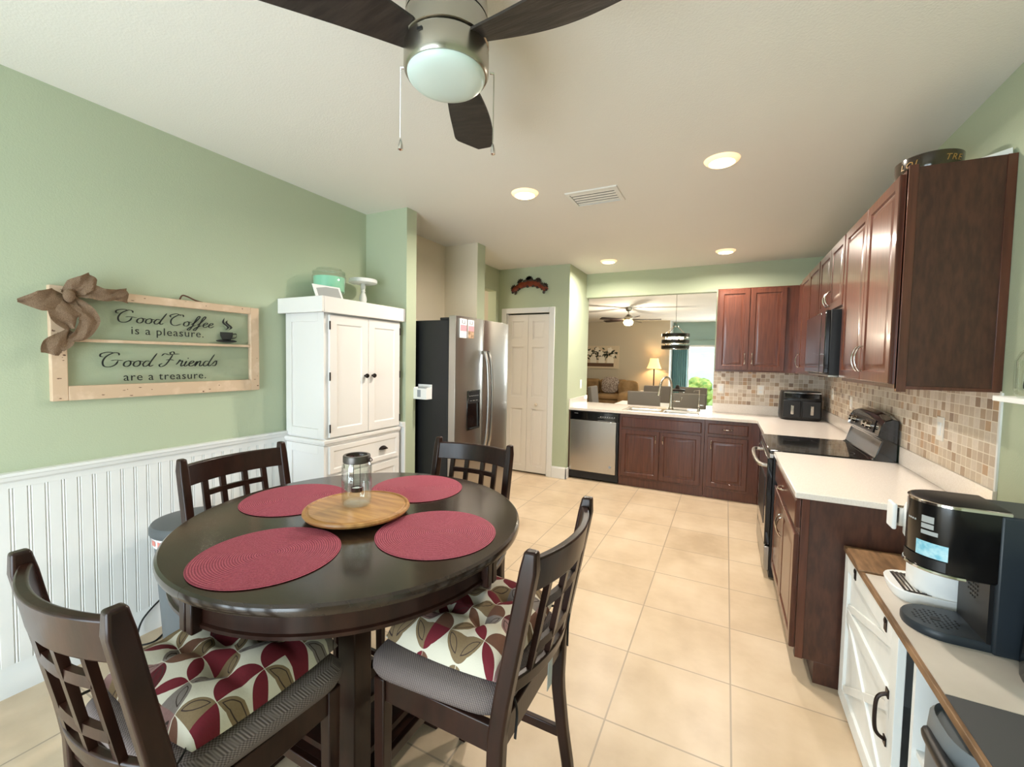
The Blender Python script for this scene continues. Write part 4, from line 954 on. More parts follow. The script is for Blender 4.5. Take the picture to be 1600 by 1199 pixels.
# ------------------------------------------------------------------ chairs (local: sitter faces +y, back towards -y)
DZ = [(0, .262), (.1, .250), (.22, .228), (.38, .208), (.55, .212), (.64, .224), (.82, .258), (1.0, .292), (1.05, .298)]
def dback(z):
    for (a, b), (c_, e) in zip(DZ, DZ[1:]):
        if a <= z <= c_: return b+(e-b)*(z-a)/(c_-a)
    return DZ[-1][1]
def curve(x): return .045*(1-(x/.21)**2)
def make_chair():
    t = thing('dining_chair', '', 'chair')
    t['group'] = 'lattice back chairs around the table'
    for s_ in (-1, 1):
        mb = MB(); secs = []
        for i in range(22):
            z = 1.058*i/21; d = dback(min(z, 1.05)); w, dp = .036, .046
            if z < .5: dp = .034+.012*z/.5
            if i == 21: dp *= .72; w *= .8
            secs.append((s_*.232, -d, z, w, dp))
        mb.loft(secs); mb.build('rear_post', 'espresso', t, bevel=.007, seg=3, angle=50, smooth=False)
        mb = MB(); mb.loft([(s_*.225, .180, 0, .030, .030), (s_*.225, .180, .25, .036, .036), (s_*.225, .180, .572, .040, .040)]); mb.build('leg', 'espresso', t, bevel=.004)
    def crail(z0_, z1_, th, name):
        mb = MB(); rs = []
        for i in range(17):
            x = -.218+.436*i/16; rs.append([(x, -dback(z0_)-curve(x)-th/2, z0_), (x, -dback(z0_)-curve(x)+th/2, z0_), (x, -dback(z1_)-curve(x)+th/2, z1_), (x, -dback(z1_)-curve(x)-th/2, z1_)])
        mb.rings(rs, smooth=False); return mb.build(name, 'espresso', t, bevel=.005, seg=2, angle=50)
    crail(.938, 1.030, .024, 'top_rail'); crail(.652, .696, .022, 'lower_rail')
    mb = MB()
    for x in (-.138, -.052, .052, .138):
        mb.loft([(x, -dback(z)-curve(x), z, .024, .016) for z in (.690, .75, .82, .88, .942)])
    for z in (.752, .882):
        rs = []
        for i in range(9):
            x = -.138+.276*i/8; y = -dback(z)-curve(x); rs.append([(x, y-.0075, z-.012), (x, y+.0075, z-.012), (x, y+.0075, z+.012), (x, y-.0075, z+.012)])
        mb.rings(rs)
    mb.build('lattice', 'espresso', t)
    mb = MB(); mb.box(-.222, .222, .165, .185, .50, .575); mb.box(-.222, .222, -.222, -.204, .50, .575); mb.box(-.236, -.214, -.20, .17, .50, .575); mb.box(.214, .236, -.20, .17, .50, .575); mb.build('seat_frame', 'espresso', t, bevel=.003)
    mb = MB()
    rs = []
    for k, z in ((.86, .577), (.965, .582), (1.0, .602), (.995, .625), (.93, .643), (.75, .650)):
        ring = []
        for (x, y, zz) in sup(0, 0, 1, 1, z, 40, 7):
            hw = .252+.018*y; ring.append((x*hw*k+0, .004+y*(.222)*k, z))
        rs.append(ring)
    mb.rings(rs, smooth=True); mb.build('seat', 'tweed', t, smooth=True)
    for s_ in (-1, 1):
        MB().box(s_*.228-.010, s_*.228+.010, -.215, .175, .185, .220).build('side_stretcher', 'espresso', t, bevel=.003)
    MB().box(-.215, .215, .170, .190, .28, .315).build('front_stretcher', 'espresso', t, bevel=.003)
    mb = MB()
    for s_ in (-1, 1): mb.lathe([(.006, 0), (.006, .004), (.001, .005)], (s_*.236, -.19, .53), 8, 'x')
    mb.build('bolts', 'dark', t)
    return t
ch0 = make_chair()
chairs = [(-.700, 1.160, 90, 'espresso lattice back chair right of the table with a care tag under its cushion'),
          (-1.205, .648, 0, 'espresso lattice back chair at the front left, its back toward the camera'),
          (-1.800, 1.225, -90, 'espresso lattice back chair between the table and the beadboard wall'),
          (-1.250, 1.725, 180, 'espresso lattice back chair at the far side of the table before the refrigerator')]
objs = []
for i, (x, y, a, lab) in enumerate(chairs):
    o = ch0 if i == 0 else dup(ch0)
    o.location = (x, y, 0); o.rotation_euler = (0, 0, R(a)); o['label'] = lab; objs.append(o)

# tie-on cushions
def cushion(name, lab, loc, rz, seed):
    t = thing(name, lab, 'cushion', (0, 0, 0), 'petal print seat cushions'); rnd = random.Random(seed)
    n = 40; W_, D_ = .222, .205; pts = []
    tu = [(a, b) for a in (-.34, .34) for b in (-.34, .34)]+[(0, 0)]
    mb = MB(); top = []; bot = []
    for j in range(n+1):
        for i in range(n+1):
            u, v_ = i/n*2-1, j/n*2-1
            edge = max(0, 1-abs(u)**5)*max(0, 1-abs(v_)**5)
            h = .070*edge**.5
            for (a, b) in tu: h -= .026*math.exp(-((u-a)**2+(v_-b)**2)/.018)*edge
            h -= .010*math.exp(-(abs(abs(u)-.34))**2/.006)*edge+.010*math.exp(-(abs(abs(v_)-.34))**2/.006)*edge
            h += .006*sin(u*5+seed)*sin(v_*6+seed*2)*edge
            rc = 1-.06*(u*u*v_*v_)
            x, y = u*W_*rc, v_*D_*rc
            top.append((x, y, .016+max(h, 0))); bot.append((x, y, .001+.013*(1-edge**.3)))
    N = (n+1)**2; fs = []
    for j in range(n):
        for i in range(n):
            a = j*(n+1)+i; fs.append((a, a+1, a+n+2, a+n+1)); fs.append((N+a, N+a+n+1, N+a+n+2, N+a+1))
    for i in range(n):
        a = i; fs.append((a+1, a, N+a, N+a+1)); a = n*(n+1)+i; fs.append((a, a+1, N+a+1, N+a)); a = i*(n+1); fs.append((a, a+n+1, N+a+n+1, N+a)); a = i*(n+1)+n; fs.append((a+n+1, a, N+a, N+a+n+1))
    mb.add(top+bot, fs, True); mb.build('padded_cover', 'petal', t)
    for s_ in (-1, 1):
        tm = MB(); tm.tube(spline([(s_*.18, -.185, .015), (s_*.205, -.215, .012), (s_*.215, -.248, .0), (s_*.20, -.252, -.05), (s_*.205, -.25, -.12)], 4), .004, 6, flat=.4)
        tm.build('tie_strap', 'dark', t)
    t.location = loc; t.rotation_euler = (0, 0, R(rz)); return t
cu1 = cushion('seat_cushion', 'tufted burgundy and cream petal print cushion on the right chair', (-.705, 1.170, .650), 90, 1)
cu2 = cushion('seat_cushion', 'tufted burgundy and cream petal print cushion on the front left chair', (-1.200, .672, .650), 0, 2)
mb = MB(); mb.rings([[(-.035+a, -.272, -.02), (.0+a, -.272, -.02), (.006+a, -.268, -.11), (-.030+a, -.268, -.11)] for a in (0,)]+[[(-.035, -.2735, -.02), (.0, -.2735, -.02), (.006, -.2695, -.11), (-.030, -.2695, -.11)]])
mb.build('care_tag', 'tag', None); ct = bpy.data.objects['care_tag']; ct.parent = cu1

# ------------------------------------------------------------------ trash can and cord
tc = thing('trash_can', 'grey plastic trash can with white liner between the table and beadboard wall', 'trash can', (-2.49, 1.235, 0))
c = (-2.485, 1.235, 0)
MB().lathe([(.135, 0), (.14, .01), (.172, .58), (.165, .58), (.13, .012)], c, 40).build('bin', 'grey', tc)
MB().lathe([(.176, .545), (.178, .595), (.174, .60), (.168, .60)], c, 40, cap=False).build('bin_liner', 'bag', tc)
MB().lathe([(.186, .598), (.190, .605), (.190, .635), (.182, .648), (.14, .656), (.001, .660)], c, 44).build('lid', 'greydk', tc)
mb = MB(); mb.lathe([(.1785, .553), (.180, .585)], c, 60, cap=False)
mb.v = mb.v; mb2 = MB(); n = 60
for k in range(38, 52): 
    a0, a1 = 2*pi*k/n, 2*pi*(k+1)/n
    if k % 3: mb2.add([(c[0]+.1795*cos(a0), c[1]+.1795*sin(a0), .556), (c[0]+.1795*cos(a1), c[1]+.1795*sin(a1), .56), (c[0]+.1795*cos(a1), c[1]+.1795*sin(a1), .582), (c[0]+.1795*cos(a0), c[1]+.1795*sin(a0), .585)], [(0, 1, 2, 3)])
mb2.build('liner_print', 'pinkprint', tc)
mb = MB(); mb.tube(spline([(-2.66, 1.30, .006), (-2.66, 1.18, .006), (-2.62, 1.10, .006), (-2.66, 1.045, .006), (-2.70, 1.06, .03), (-2.725, 1.10, .10), (-2.735, 1.20, .17), (-2.74, 1.30, .20)], 8), .0045, 8)
tag(mb.build('power_cord', 'rubber'), 'black power cord looping on the floor beside the trash can', 'cord')

# ------------------------------------------------------------------ coffee bar cabinet
BX, BZ = .518, .70
cb = thing('coffee_bar_cabinet', 'low white farmhouse cabinet with wood top and barn style door beside the kitchen counter', 'cabinet', (.75, 1.4, 0))
tp = MB().box(BX-.010, XR-.005, .35, 2.392, BZ-.022, BZ).build('wood_top', 'rustic', cb, bevel=.002)
mb = MB()
mb.box(BX+.02, XR-.01, 2.365, 2.385, 0, BZ-.022); mb.box(BX+.02, XR-.01, 1.645, 1.665, .0, BZ-.022); mb.box(BX+.02, XR-.01, .355, .375, 0, BZ-.022)
mb.box(BX+.02, XR-.01, .375, 2.365, .03, .05); mb.box(XR-.02, XR-.01, .375, 2.365, .05, BZ-.022); mb.box(BX+.03, XR-.02, .375, 1.645, .36, .378)
mb.build('carcass', 'barwhite', cb)
fd = MB(); y0_, y1_ = 1.715, 2.382; xa, xb = BX, BX+.018
fd.box(xa+.008, xb, y0_+.03, y1_-.03, .05, .64); xo = xa-.004
fd.box(xo, xb, y0_, y0_+.06, .012, BZ-.03); fd.box(xo, xb, y1_-.06, y1_, .012, BZ-.03); fd.box(xo, xb, y0_+.06, y1_-.06, BZ-.09, BZ-.03); fd.box(xo, xb, y0_+.06, y1_-.06, .012, .075)
# horizontal rail and diagonal braces
fd.box(xo+.001, xb, y0_+.06, y1_-.06, .40, .45)
dgn = [0]
def diag(ya, za, yb_, zb_, w=.03):
    dgn[0] += 1; e_ = .002+.0006*dgn[0]
    d_ = Vector((yb_-ya, zb_-za)).normalized(); n_ = Vector((-d_.y, d_.x))*w/2
    fd.prism([(ya+n_.x, za+n_.y), (yb_+n_.x, zb_+n_.y), (yb_-n_.x, zb_-n_.y), (ya-n_.x, za-n_.y)], xo+e_, xb-e_*.2, 'x')
diag(y0_+.06, .075, y1_-.06, .40); diag(y1_-.06, .075, y0_+.06, .40); diag(y0_+.06, .61, y1_-.06, .45)
fdo = fd.build('barn_door', 'barwhite', cb, bevel=.0015)
hm = MB(); hy = 1.775; hm.tube(spline([(xo, hy, .285), (xo-.022, hy, .30), (xo-.030, hy, .33), (xo-.030, hy, .40), (xo-.022, hy, .43), (xo, hy, .445)], 5), .006, 8); hm.box(xo-.004, xo, hy-.012, hy+.012, .27, .298); hm.box(xo-.004, xo, hy-.012, hy+.012, .432, .46); hm.build('door_handle', 'bronze', fdo)
for (hy, hz) in ((2.21, .655), (1.83, .655)):
    hm = MB(); hm.box(xo-.003, xo, hy-.012, hy+.012, hz-.03, hz+.012); hm.lathe([(.008, 0), (.008, -.006)], (xo, hy, hz+.004), 10, 'x'); hm.build('hinge', 'bronze', fdo)
# second barn brace in the open bay
ob_ = MB(); ob_.rings([[(BX+.06, 1.64, .02+z), (BX+.09, 1.64, .02+z), (BX+.09, .9, .40+z), (BX+.06, .9, .40+z)] for z in (0, .03)]); ob_.build('bay_brace', 'barwhite', cb)
# mats and board on top
o = MB().box(.519, XR-.02, 1.417, 2.10, BZ, BZ+.003).build('counter_mat', 'laminate'); tag(o, 'light greige mat on the coffee bar under the coffee machines', 'mat')
o = MB().box(.519, XR-.02, .80, 1.415, BZ, BZ+.003).build('counter_mat', 'charcoalmat'); tag(o, 'charcoal grey mat at the near end of the coffee bar', 'mat')
o = MB().rings([[(.512, 2.345, z), (.500, 2.115, z), (.70, 2.11, z), (.73, 2.385, z)] for z in (BZ, BZ+.008)]).build('wooden_board', 'rustic', bevel=.002); tag(o, 'rustic brown wooden board on the coffee bar beside the kitchen counter', 'board')

# black pod coffee machine
km = thing('pod_coffee_machine', 'large slate and black coffee machine with round glossy head and perforated drip tray', 'coffee machine', (.78, 1.77, BZ))
BT = BZ+.003; yc = 1.772; hwid = .088
MB().box(.705, XR-.03, yc-hwid-.012, yc+hwid+.012, BT, 1.105).build('tower_body', 'slate', km, bevel=.006)
mb = MB(); mb.box(.695, .706, yc-hwid, yc+hwid, BT+.02, .93); mb.build('front_panel', 'blackmat', km)
mb = MB()
for i in range(5):
    for j in range(6):
        if (i-2)**2+(j-2.5)**2 < 8: mb.lathe([(.0035, -.001), (.0035, -.002)], (.6955, yc-.0+(i-2)*.013, .86+(j-2.5)*.013), 6, 'x')
mb.build('vent_holes', 'dark', km)
def dshape(x0, x1, w, z, n=20):
    o = [(x1, yc+w, z)]
    for k in range(n+1):
        a = pi/2+pi*k/n; o.append((x0+w*1.0+w*cos(a), yc+w*sin(a), z))
    o.append((x1, yc-w, z)); return o
mb = MB(); mb.rings([dshape(.535, .72, .088, BT), dshape(.533, .72, .090, BT+.006), dshape(.533, .72, .090, BT+.020), dshape(.537, .72, .086, BT+.026)]); mb.build('drip_tray', 'slate', km)
mb = MB()
for i in range(9):
    for j in range(9):
        x, y = .565+i*.0125, yc-.05+j*.0125
        if (x-.615)**2+(y-yc)**2 < .055**2 and not ((x-.615)**2+(y-yc)**2 < .014**2): mb.lathe([(.0032, .0262), (.0032, .0270)], (x, y, BT), 6)
mb.lathe([(.013, .0262), (.013, .0272)], (.615, yc, BT), 16); mb.build('drip_holes', 'dark', km)
mb = MB(); mb.rings([dshape(.540, .725, .092, .902), dshape(.535, .725, .097, .910), dshape(.535, .725, .097, 1.105)]); mb.build('brewing_head', 'satin', km)
mb = MB(); mb.rings([dshape(.534, .727, .098, 1.105), dshape(.534, .727, .098, 1.112), dshape(.537, .727, .095, 1.114)]); mb.build('chrome_rim', 'chrome', km)
mb = MB(); mb.rings([dshape(.541, .727, .091, 1.1142), dshape(.545, .727, .087, 1.116)]); mb.build('lid', 'blackmat', km)
def arcpatch(a0, a1, z0_, z1_, r=.0985, n=10):
    return MB().rings([[(.535+.097+rr2*cos(R(a)), yc+rr2*sin(R(a)), zz) for rr2, zz in ((r, z0_), (r, z1_), (r-.001, z1_), (r-.001, z0_))] for a in [a0+(a1-a0)*i/n for i in range(n+1)]])
arcpatch(207, 252, .945, .99).build('blue_label', 'blueled', km)
mb = arcpatch(214, 232, 1.048, 1.068)
m2 = arcpatch(214, 232, 1.030, 1.044); mb.add(m2.v, m2.f); m2 = arcpatch(214, 238, 1.012, 1.024); mb.add(m2.v, m2.f)
for k in range(4): m2 = arcpatch(186+k*5, 189+k*5, 1.045, 1.050); mb.add(m2.v, m2.f)
mb.build('white_markings', 'linew', km)
mb = arcpatch(172, 250, .912, .942, .0995, 16); mb.build('pod_holder_band', 'blackmat', km)
m2 = MB(); m2.rings([dshape(.531, .64, .101, .900), dshape(.529, .64, .103, .903), dshape(.531, .64, .101, .908)]); m2.build('chrome_ring', 'chrome', km)

# white coffee machine behind
wm = thing('white_coffee_machine', 'white compact coffee machine with ribbed drip tray behind the black machine', 'coffee machine', (.75, 2.02, BZ))
y0_, y1_ = 1.895, 2.095; ymid = (y0_+y1_)/2
mb = MB(); mb.rings([sup(.785, ymid, .172*k, .098*k, BT+z, 36, 3) for z, k in ((0, .96), (.012, 1), (.13, 1), (.135, .985), (.14, 1), (.30, 1), (.315, .96))], smooth=True); mb.build('body', 'white', wm)
def tray(z, k, x0=.558): return sup(.675, ymid, .117*k, .10*k, z, 32, 3.2)
mb = MB(); mb.rings([tray(BT, .94), tray(BT+.015, 1.0), tray(BT+.036, 1.04), tray(BT+.040, 1.02), tray(BT+.036, .96)], smooth=True); mb.build('drip_tray', 'white', wm)
mb = MB()
for k in range(9): mb.box(.588+k*.012, .594+k*.012, ymid-.075, ymid+.075, BT+.037, BT+.041)
mb.build('steel_grille', 'chrome', wm); MB().box(.583, .70, ymid-.08, ymid+.08, BT+.0355, BT+.0375).build('tray_well', 'bronze', wm)
mb = MB(); mb.rings([sup(.665, ymid+.0, .07*k, .07*k, BT+z, 32, 2.4) for z, k in ((.20, .92), (.21, 1.), (.31, 1.), (.32, .94))], smooth=True); mb.build('brew_head', 'white', wm)
mb = MB(); mb.box(.560, .574, ymid+.0, ymid+.065, .925, 1.02); mb.build('front_handle', 'white', wm, bevel=.006, seg=3)
MB().box(.574, .62, ymid+.02, ymid+.05, .935, 1.005).build('handle_bracket', 'chrome', wm, bevel=.003)

# smoky pitcher at the right edge
tk = thing('glass_carafe', 'smoky glass carafe with black handle at the right edge of the coffee bar', 'carafe', (.79, 1.56, BZ))
c = (.800, 1.56, BT)
MB().lathe([(.001, 0), (.080, 0), (.084, .01), (.086, .06), (.078, .22), (.072, .26), (.069, .26), (.075, .22), (.082, .06), (.001, .008)], c, 40).build('glass_body', 'tankglass', tk)
mb = MB(); mb.tube(spline([(.775, 1.485, BT+.23), (.755, 1.43, BT+.23), (.745, 1.405, BT+.17), (.745, 1.41, BT+.08), (.765, 1.47, BT+.04)], 6), .013, 10); mb.build('handle', 'blackgloss', tk)
MB().lathe([(.074, .26), (.074, .285), (.05, .292), (.001, .294)], c, 36).build('lid', 'blackmat', tk)
mb = MB(); mb.rings([[(c[0]+r_*cos(R(a)), c[1]+r_*sin(R(a)), BT+z) for r_, z in ((.0865, .012), (.0875, .052), (.0865, .052), (.0855, .012))] for a in range(196, 224, 4)]); mb.build('pale_label', 'blueled', tk)

# grey pot with black handle in the open bay
gp = thing('grey_appliance', 'rounded grey appliance with a black bar handle sticking out of the open bay', 'appliance', (.60, 1.36, .378))
mb = MB(); mb.rings([sup(.605, 1.335, .130*k, .115*k, z, 36, 3) for z, k in ((.380, .9), (.395, 1), (.63, 1), (.662, .98), (.674, .92), (.660, .88))], smooth=True); mb.build('pot_body', 'grey', gp)
mb = MB(); mb.tube(spline([(.51, 1.375, .60), (.486, 1.38, .615), (.472, 1.34, .625), (.468, 1.20, .632), (.468, 1.08, .63), (.48, 1.04, .61), (.53, 1.03, .60)], 6), .015, 12); mb.tube([(.50, 1.20, .60), (.60, 1.05, .60)], .02, 10); mb.build('bar_handle', 'blackmat', gp)

# wall shelf with jar
sh = thing('wall_shelf', 'small white wall shelf beside the near cabinet at the right edge', 'shelf', (.92, 1.8, 1.41))
MB().box(.838, XR, 1.35, 2.10, 1.405, 1.423).build('board', 'white', sh, bevel=.002)
MB().box(.85, .866, 2.10, 2.103, 1.4075, 1.4205).build('end_cap', 'blackmat', sh)
jj = thing('glass_beverage_jar', 'round clear glass jar with rose copper lid on the white wall shelf', 'jar', (.915, 2.0, 1.423))
c = (.915, 1.985, 1.423)
MB().lathe([(.001, .001), (.06, .001), (.068, .012), (.071, .03), (.071, .12), (.06, .15), (.042, .165), (.042, .19), (.044, .195), (.040, .195), (.039, .165), (.057, .147), (.067, .12), (.067, .03), (.001, .01)], c, 40).build('glass_body', 'glass', jj)
MB().lathe([(.046, .215), (.055, .222), (.055, .228), (.03, .238), (.001, .242)], c, 36).build('copper_lid', 'copper', jj)
MB().lathe([(.036, .19), (.036, .216)], c, 24).build('lid_seal', 'glass', jj)
mb = MB(); mb.tube(spline([(c[0]-.062, c[1]-.035, 1.50), (c[0]-.064, c[1]-.036, 1.54), (c[0]-.058, c[1]-.044, 1.56), (c[0]-.064, c[1]-.038, 1.50), (c[0]-.066, c[1]-.034, 1.46), (c[0]-.060, c[1]-.045, 1.45)], 5), .0022, 6)
mb.tube(spline([(c[0]-.05, c[1]-.055, 1.49), (c[0]-.03, c[1]-.067, 1.505), (c[0]+.0, c[1]-.073, 1.49)], 5), .002, 6); mb.build('wire_script', 'ink', jj)

# ------------------------------------------------------------------ living room beyond the opening
struct('wall_living_beige', MB().box(-7, -1.49, 13.2, 13.3, 0, ZC), 'beige')
struct('wall_living_left', MB().box(-7, -6.9, 5.95, 13.2, 0, ZC), 'beige')
struct('wall_living_near', MB().box(-7, -2.9, 5.85, 5.95, 0, ZC), 'beige')
struct('trim_9', MB().box(-1.50, -1.478, 13.18, 13.9, 0, ZC), 'white')
tw = MB(); tw.box(-1.49, -1.07, 13.9, 14.0, 0, ZC); tw.box(-1.07, 1.2, 13.9, 14.0, 2.03, ZC); tw.box(1.2, 3.4, 13.9, 14.0, 0, ZC)
struct('wall_living_teal', tw, 'teal'); 
lr = MB(); lr.box(3.3, 3.4, 5.9, 13.9, 0, ZC); lr.box(XR+W, 3.4, YF, YF+W, 0, ZC); struct('wall_living_right', lr, 'teal')
struct('trim_10', MB().box(-1.48, 1.3, 13.86, 13.9, 2.20, 2.225), 'teal')
gw = MB()
for x in (-1.07, .02, 1.14): gw.box(x, x+.06, 13.92, 13.97, 0, 2.03)
gw.box(-1.07, 1.2, 13.92, 13.97, 1.97, 2.03); gw.box(-1.07, 1.2, 13.92, 13.97, 0, .08); gwo = struct('window_2', gw, 'white')
MB().box(-1.01, 1.14, 13.94, 13.945, .08, 1.97).build('window_pane', 'pane', gwo)
go_ = struct('ground_outside', MB().box(-14, 16, 14.05, 45, -.25, -.15), 'grass')
hs = thing('neighbour_house', 'pale neighbouring house seen through the sliding glass door', 'house', (-1, 30, -.2))
MB().box(-8, 8, 30, 34, -.2, 3.2).build('wall', 'siding', hs); MB().rings([[(-8.5, 29.5, 3.2), (8.5, 29.5, 3.2), (8.5, 34.5, 3.2), (-8.5, 34.5, 3.2)], [(-7, 31.9, 5), (7, 31.9, 5), (7, 32.1, 5), (-7, 32.1, 5)]]).build('roof', 'roofm', hs)
for i, (x, y, r_) in enumerate(((-1.2, 17.3, .75), (.6, 17.6, .75), (-3.0, 17.5, .7))):
    rnd = random.Random(i); m_ = MB()
    for k in range(26): m_.sphere((x+rnd.uniform(-r_, r_)*.8, y+rnd.uniform(-r_, r_)*.6, -.02+(rnd.uniform(0, r_) if k > 6 else 0)), rnd.uniform(.18, .34), 5)
    tag(m_.build('shrub', 'shrub'), ('yellow green shrub outside the sliding door, nearest the curtain', 'yellow green shrub outside the sliding door, right of the other', 'yellow green shrub outside, hidden mostly behind the curtain side')[i], 'shrub', 'garden shrubs')

cur = MB(); sec = []
for i in range(60): q = i/59; sec.append((-1.47+.42*q, 13.80+.03*sin(q*2*pi*7)))
sec2 = sec+[(x, y+.008) for x, y in reversed(sec)]
cur.prism(sec2, .03, 2.02); tag(cur.build('curtain', 'curtain', smooth=True), 'teal curtain hanging left of the sliding glass door', 'curtain')
ths = MB(); ths.box(-1.36, -1.31, 13.885, 13.9, 1.36, 1.46); tag(ths.build('thermostat', 'blackmat'), 'small dark wall control beside the teal curtain', 'wall control')

pa = thing('flower_painting', 'wide canvas of white flowers in three jars on the beige wall above the sofa', 'painting', (-3.5, 13.19, 1.27))
px0, px1, pz0, pz1 = -4.06, -2.95, 1.27, 1.975; py = 13.16
MB().box(px0, px1, py, 13.2, pz0, pz1).build('canvas', 'artbg', pa)
m_ = MB(); m_.box(px0+.12, px1-.15, py-.003, py, pz0+.06, pz0+.17); m_.build('painted_crate', 'artbrown', pa)
m_ = MB(); rnd = random.Random(5)
for k in range(70):
    x, z = rnd.uniform(px0+.08, px1-.12), rnd.gauss(pz0+.47, .07); a = rnd.uniform(0, 6); l_ = .07
    m_.prism([(x, z), (x+l_*cos(a-.4), z+l_*sin(a-.4)), (x+1.8*l_*cos(a), z+1.8*l_*sin(a)), (x+l_*cos(a+.4), z+l_*sin(a+.4))], py-.003, py, 'y')
m_.build('painted_leaves', 'artgreen', pa)
m_ = MB()
for k in range(3): x = px0+.22+k*.27; m_.prism([(x, pz0+.17), (x+.2, pz0+.17), (x+.2, pz0+.33), (x+.17, pz0+.37), (x+.03, pz0+.37), (x, pz0+.33)], py-.006, py-.003, 'y')
for (x, z, r_) in ((-3.86, 1.76, .075), (-3.62, 1.86, .07), (-3.50, 1.74, .08), (-3.22, 1.85, .075), (-3.12, 1.68, .05), (-3.72, 1.68, .05)):
    m_.prism([(x+r_*(1+.18*cos(5*a))*cos(a), z+r_*(1+.18*cos(5*a))*sin(a)) for a in [2*pi*q/30 for q in range(30)]], py-.007, py-.003, 'y')
m_.build('painted_flowers_and_jars', 'tulip', pa)

sf = thing('sofa', 'tan sectional sofa against the beige living room wall', 'sofa', (-3.6, 12.6, 0))
MB().box(-5.2, -2.35, 12.15, 13.1, 0, .42).build('base', 'sofa', sf, bevel=.05, seg=4)
for a, b in ((-5.15, -4.3), (-4.28, -3.43), (-3.41, -2.62)):
    MB().box(a, b, 12.1, 12.8, .40, .55).build('seat_cushion', 'sofa', sf, bevel=.06, seg=4)
    MB().box(a, b, 12.72, 13.05, .50, .96).build('back_cushion', 'sofa', sf, bevel=.09, seg=4)
MB().box(-2.62, -2.28, 11.6, 13.1, .05, .66).build('arm', 'sofa', sf, bevel=.1, seg=4)
m_ = MB(); m_.rings([sup(-2.72, 0, 0.3*k, .26*k, z, 24, 3) for k, z in ((.5, -.1), (.95, -.05), (1, 0), (.95, .05), (.5, .1))], smooth=True)
o = MB(); o.rings([[(-3.05+x+2.72, 12.62+.1*zz/.1+.25*(yy), .80+yy) for x, yy, zz in [(p[0], p[1], p[2]) for p in ring]] for ring in [sup(-2.72, 0, .26*k, .24*k, z, 24, 3) for k, z in ((.5, -.1), (.95, -.05), (1, 0), (.95, .05), (.5, .1))]], smooth=True)
tag(o.build('throw_pillow', 'pillow'), 'grey patterned throw pillow on the tan sofa', 'pillow')
o = MB(); o.rings([[(-2.50+x+2.72, 12.5+.1*zz/.1+.2*(yy), .74+yy) for x, yy, zz in ring] for ring in [sup(-2.72, 0, .30*k, .22*k, z, 24, 3) for k, z in ((.5, -.1), (.95, -.05), (1, 0), (.95, .05), (.5, .1))]], smooth=True)
tag(o.build('throw_pillow', 'sofa'), 'tan throw pillow piled at the right arm of the sofa', 'pillow')
st = MB(); st.box(-2.2, -1.72, 12.45, 12.9, .62, .66); st.box(-2.15, -1.77, 12.5, 12.85, 0, .62); tag(st.build('side_table', 'white'), 'white side table beside the sofa under the lamp', 'table')

fl = thing('floor_lamp', 'lit floor lamp with cream bell shade beside the sofa', 'lamp', (-1.86, 12.85, 0))
c = (-1.87, 12.95, 0)
MB().lathe([(.14, 0), (.14, .02), (.03, .05), (.022, .2), (.03, .5), (.018, .52), (.018, 1.30), (.001, 1.32)], c, 20).build('pole', 'bronze', fl)
MB().lathe([(.205, 1.31), (.175, 1.38), (.135, 1.50), (.115, 1.61)], c, 28, cap=False).build('lamp_shade', 'shadelit', fl)

f2 = thing('ceiling_fan', 'distant lit ceiling fan with long blades in the living room', 'ceiling fan', (-2.0, 9.8, ZC))
c = (-2.005, 9.8, 0)
MB().lathe([(.07, ZC), (.06, ZC-.06), (.012, ZC-.08), (.012, ZC-.14), (.05, ZC-.16), (.1, ZC-.21), (.105, ZC-.27), (.08, ZC-.29)], c, 28).build('motor_housing', 'nickel', f2)
MB().lathe([(.095, ZC-.29), (.11, ZC-.33), (.08, ZC-.385), (.001, ZC-.40)], c, 28).build('bowl_shade', 'fanlens', f2)
for k in range(5):
    a = R(8+72*k); m_ = MB(); rs = []
    for r_, w in ((.10, .03), (.22, .055), (.66, .075), (.70, .05)):
        x, y = c[0]+r_*cos(a), c[1]+r_*sin(a); rs.append([(x-w*sin(a), y+w*cos(a), ZC-.255), (x+w*sin(a), y-w*cos(a), ZC-.285), (x+w*sin(a), y-w*cos(a), ZC-.277), (x-w*sin(a), y+w*cos(a), ZC-.247)])
    m_.rings(rs); m_.build('fan_blade', 'bronze', f2)

# dining pendant
pd = thing('pendant_light', 'three-tier dark wood ring pendant light hanging above the far dining table', 'pendant light', (-.783, 7.7, ZC))
c = (-.783, 7.7, 0)
m_ = MB(); m_.tube([(c[0], c[1], ZC), (c[0], c[1], 2.10)], .004, 6); m_.lathe([(.06, ZC), (.06, ZC-.02), (.01, ZC-.03)], c, 20); m_.build('rod', 'nickel', pd)
m_ = MB(); m_.lathe([(.05, 2.10), (.05, 2.125), (.001, 2.13)], c, 20)
for k in range(4):
    a = pi/4+k*pi/2; m_.tube([(c[0]+.045*cos(a), c[1]+.045*sin(a), 2.11), (c[0]+.2*cos(a), c[1]+.2*sin(a), 1.995), (c[0]+.2*cos(a), c[1]+.2*sin(a), 1.735)], .006, 6)
m_.build('hanger_frame', 'chrome', pd)
for z in (1.735, 1.83, 1.935):
    MB().lathe([(.216, z), (.222, z), (.222, z+.058), (.216, z+.058), (.216, z)], c, 40, cap=False).build('wood_ring', 'leafdk', pd)
    MB().lathe([(.224, z-.004), (.224, z+.004), (.212, z+.004), (.212, z-.004), (.224, z-.004)], c, 40, cap=False).build('chrome_band', 'chrome', pd)
for k in range(4):
    a = k*pi/2; MB().sphere((c[0]+.10*cos(a), c[1]+.10*sin(a), 1.90), .03, 8, (1, 1, 1.3)).build('bulb', 'bulb', pd)

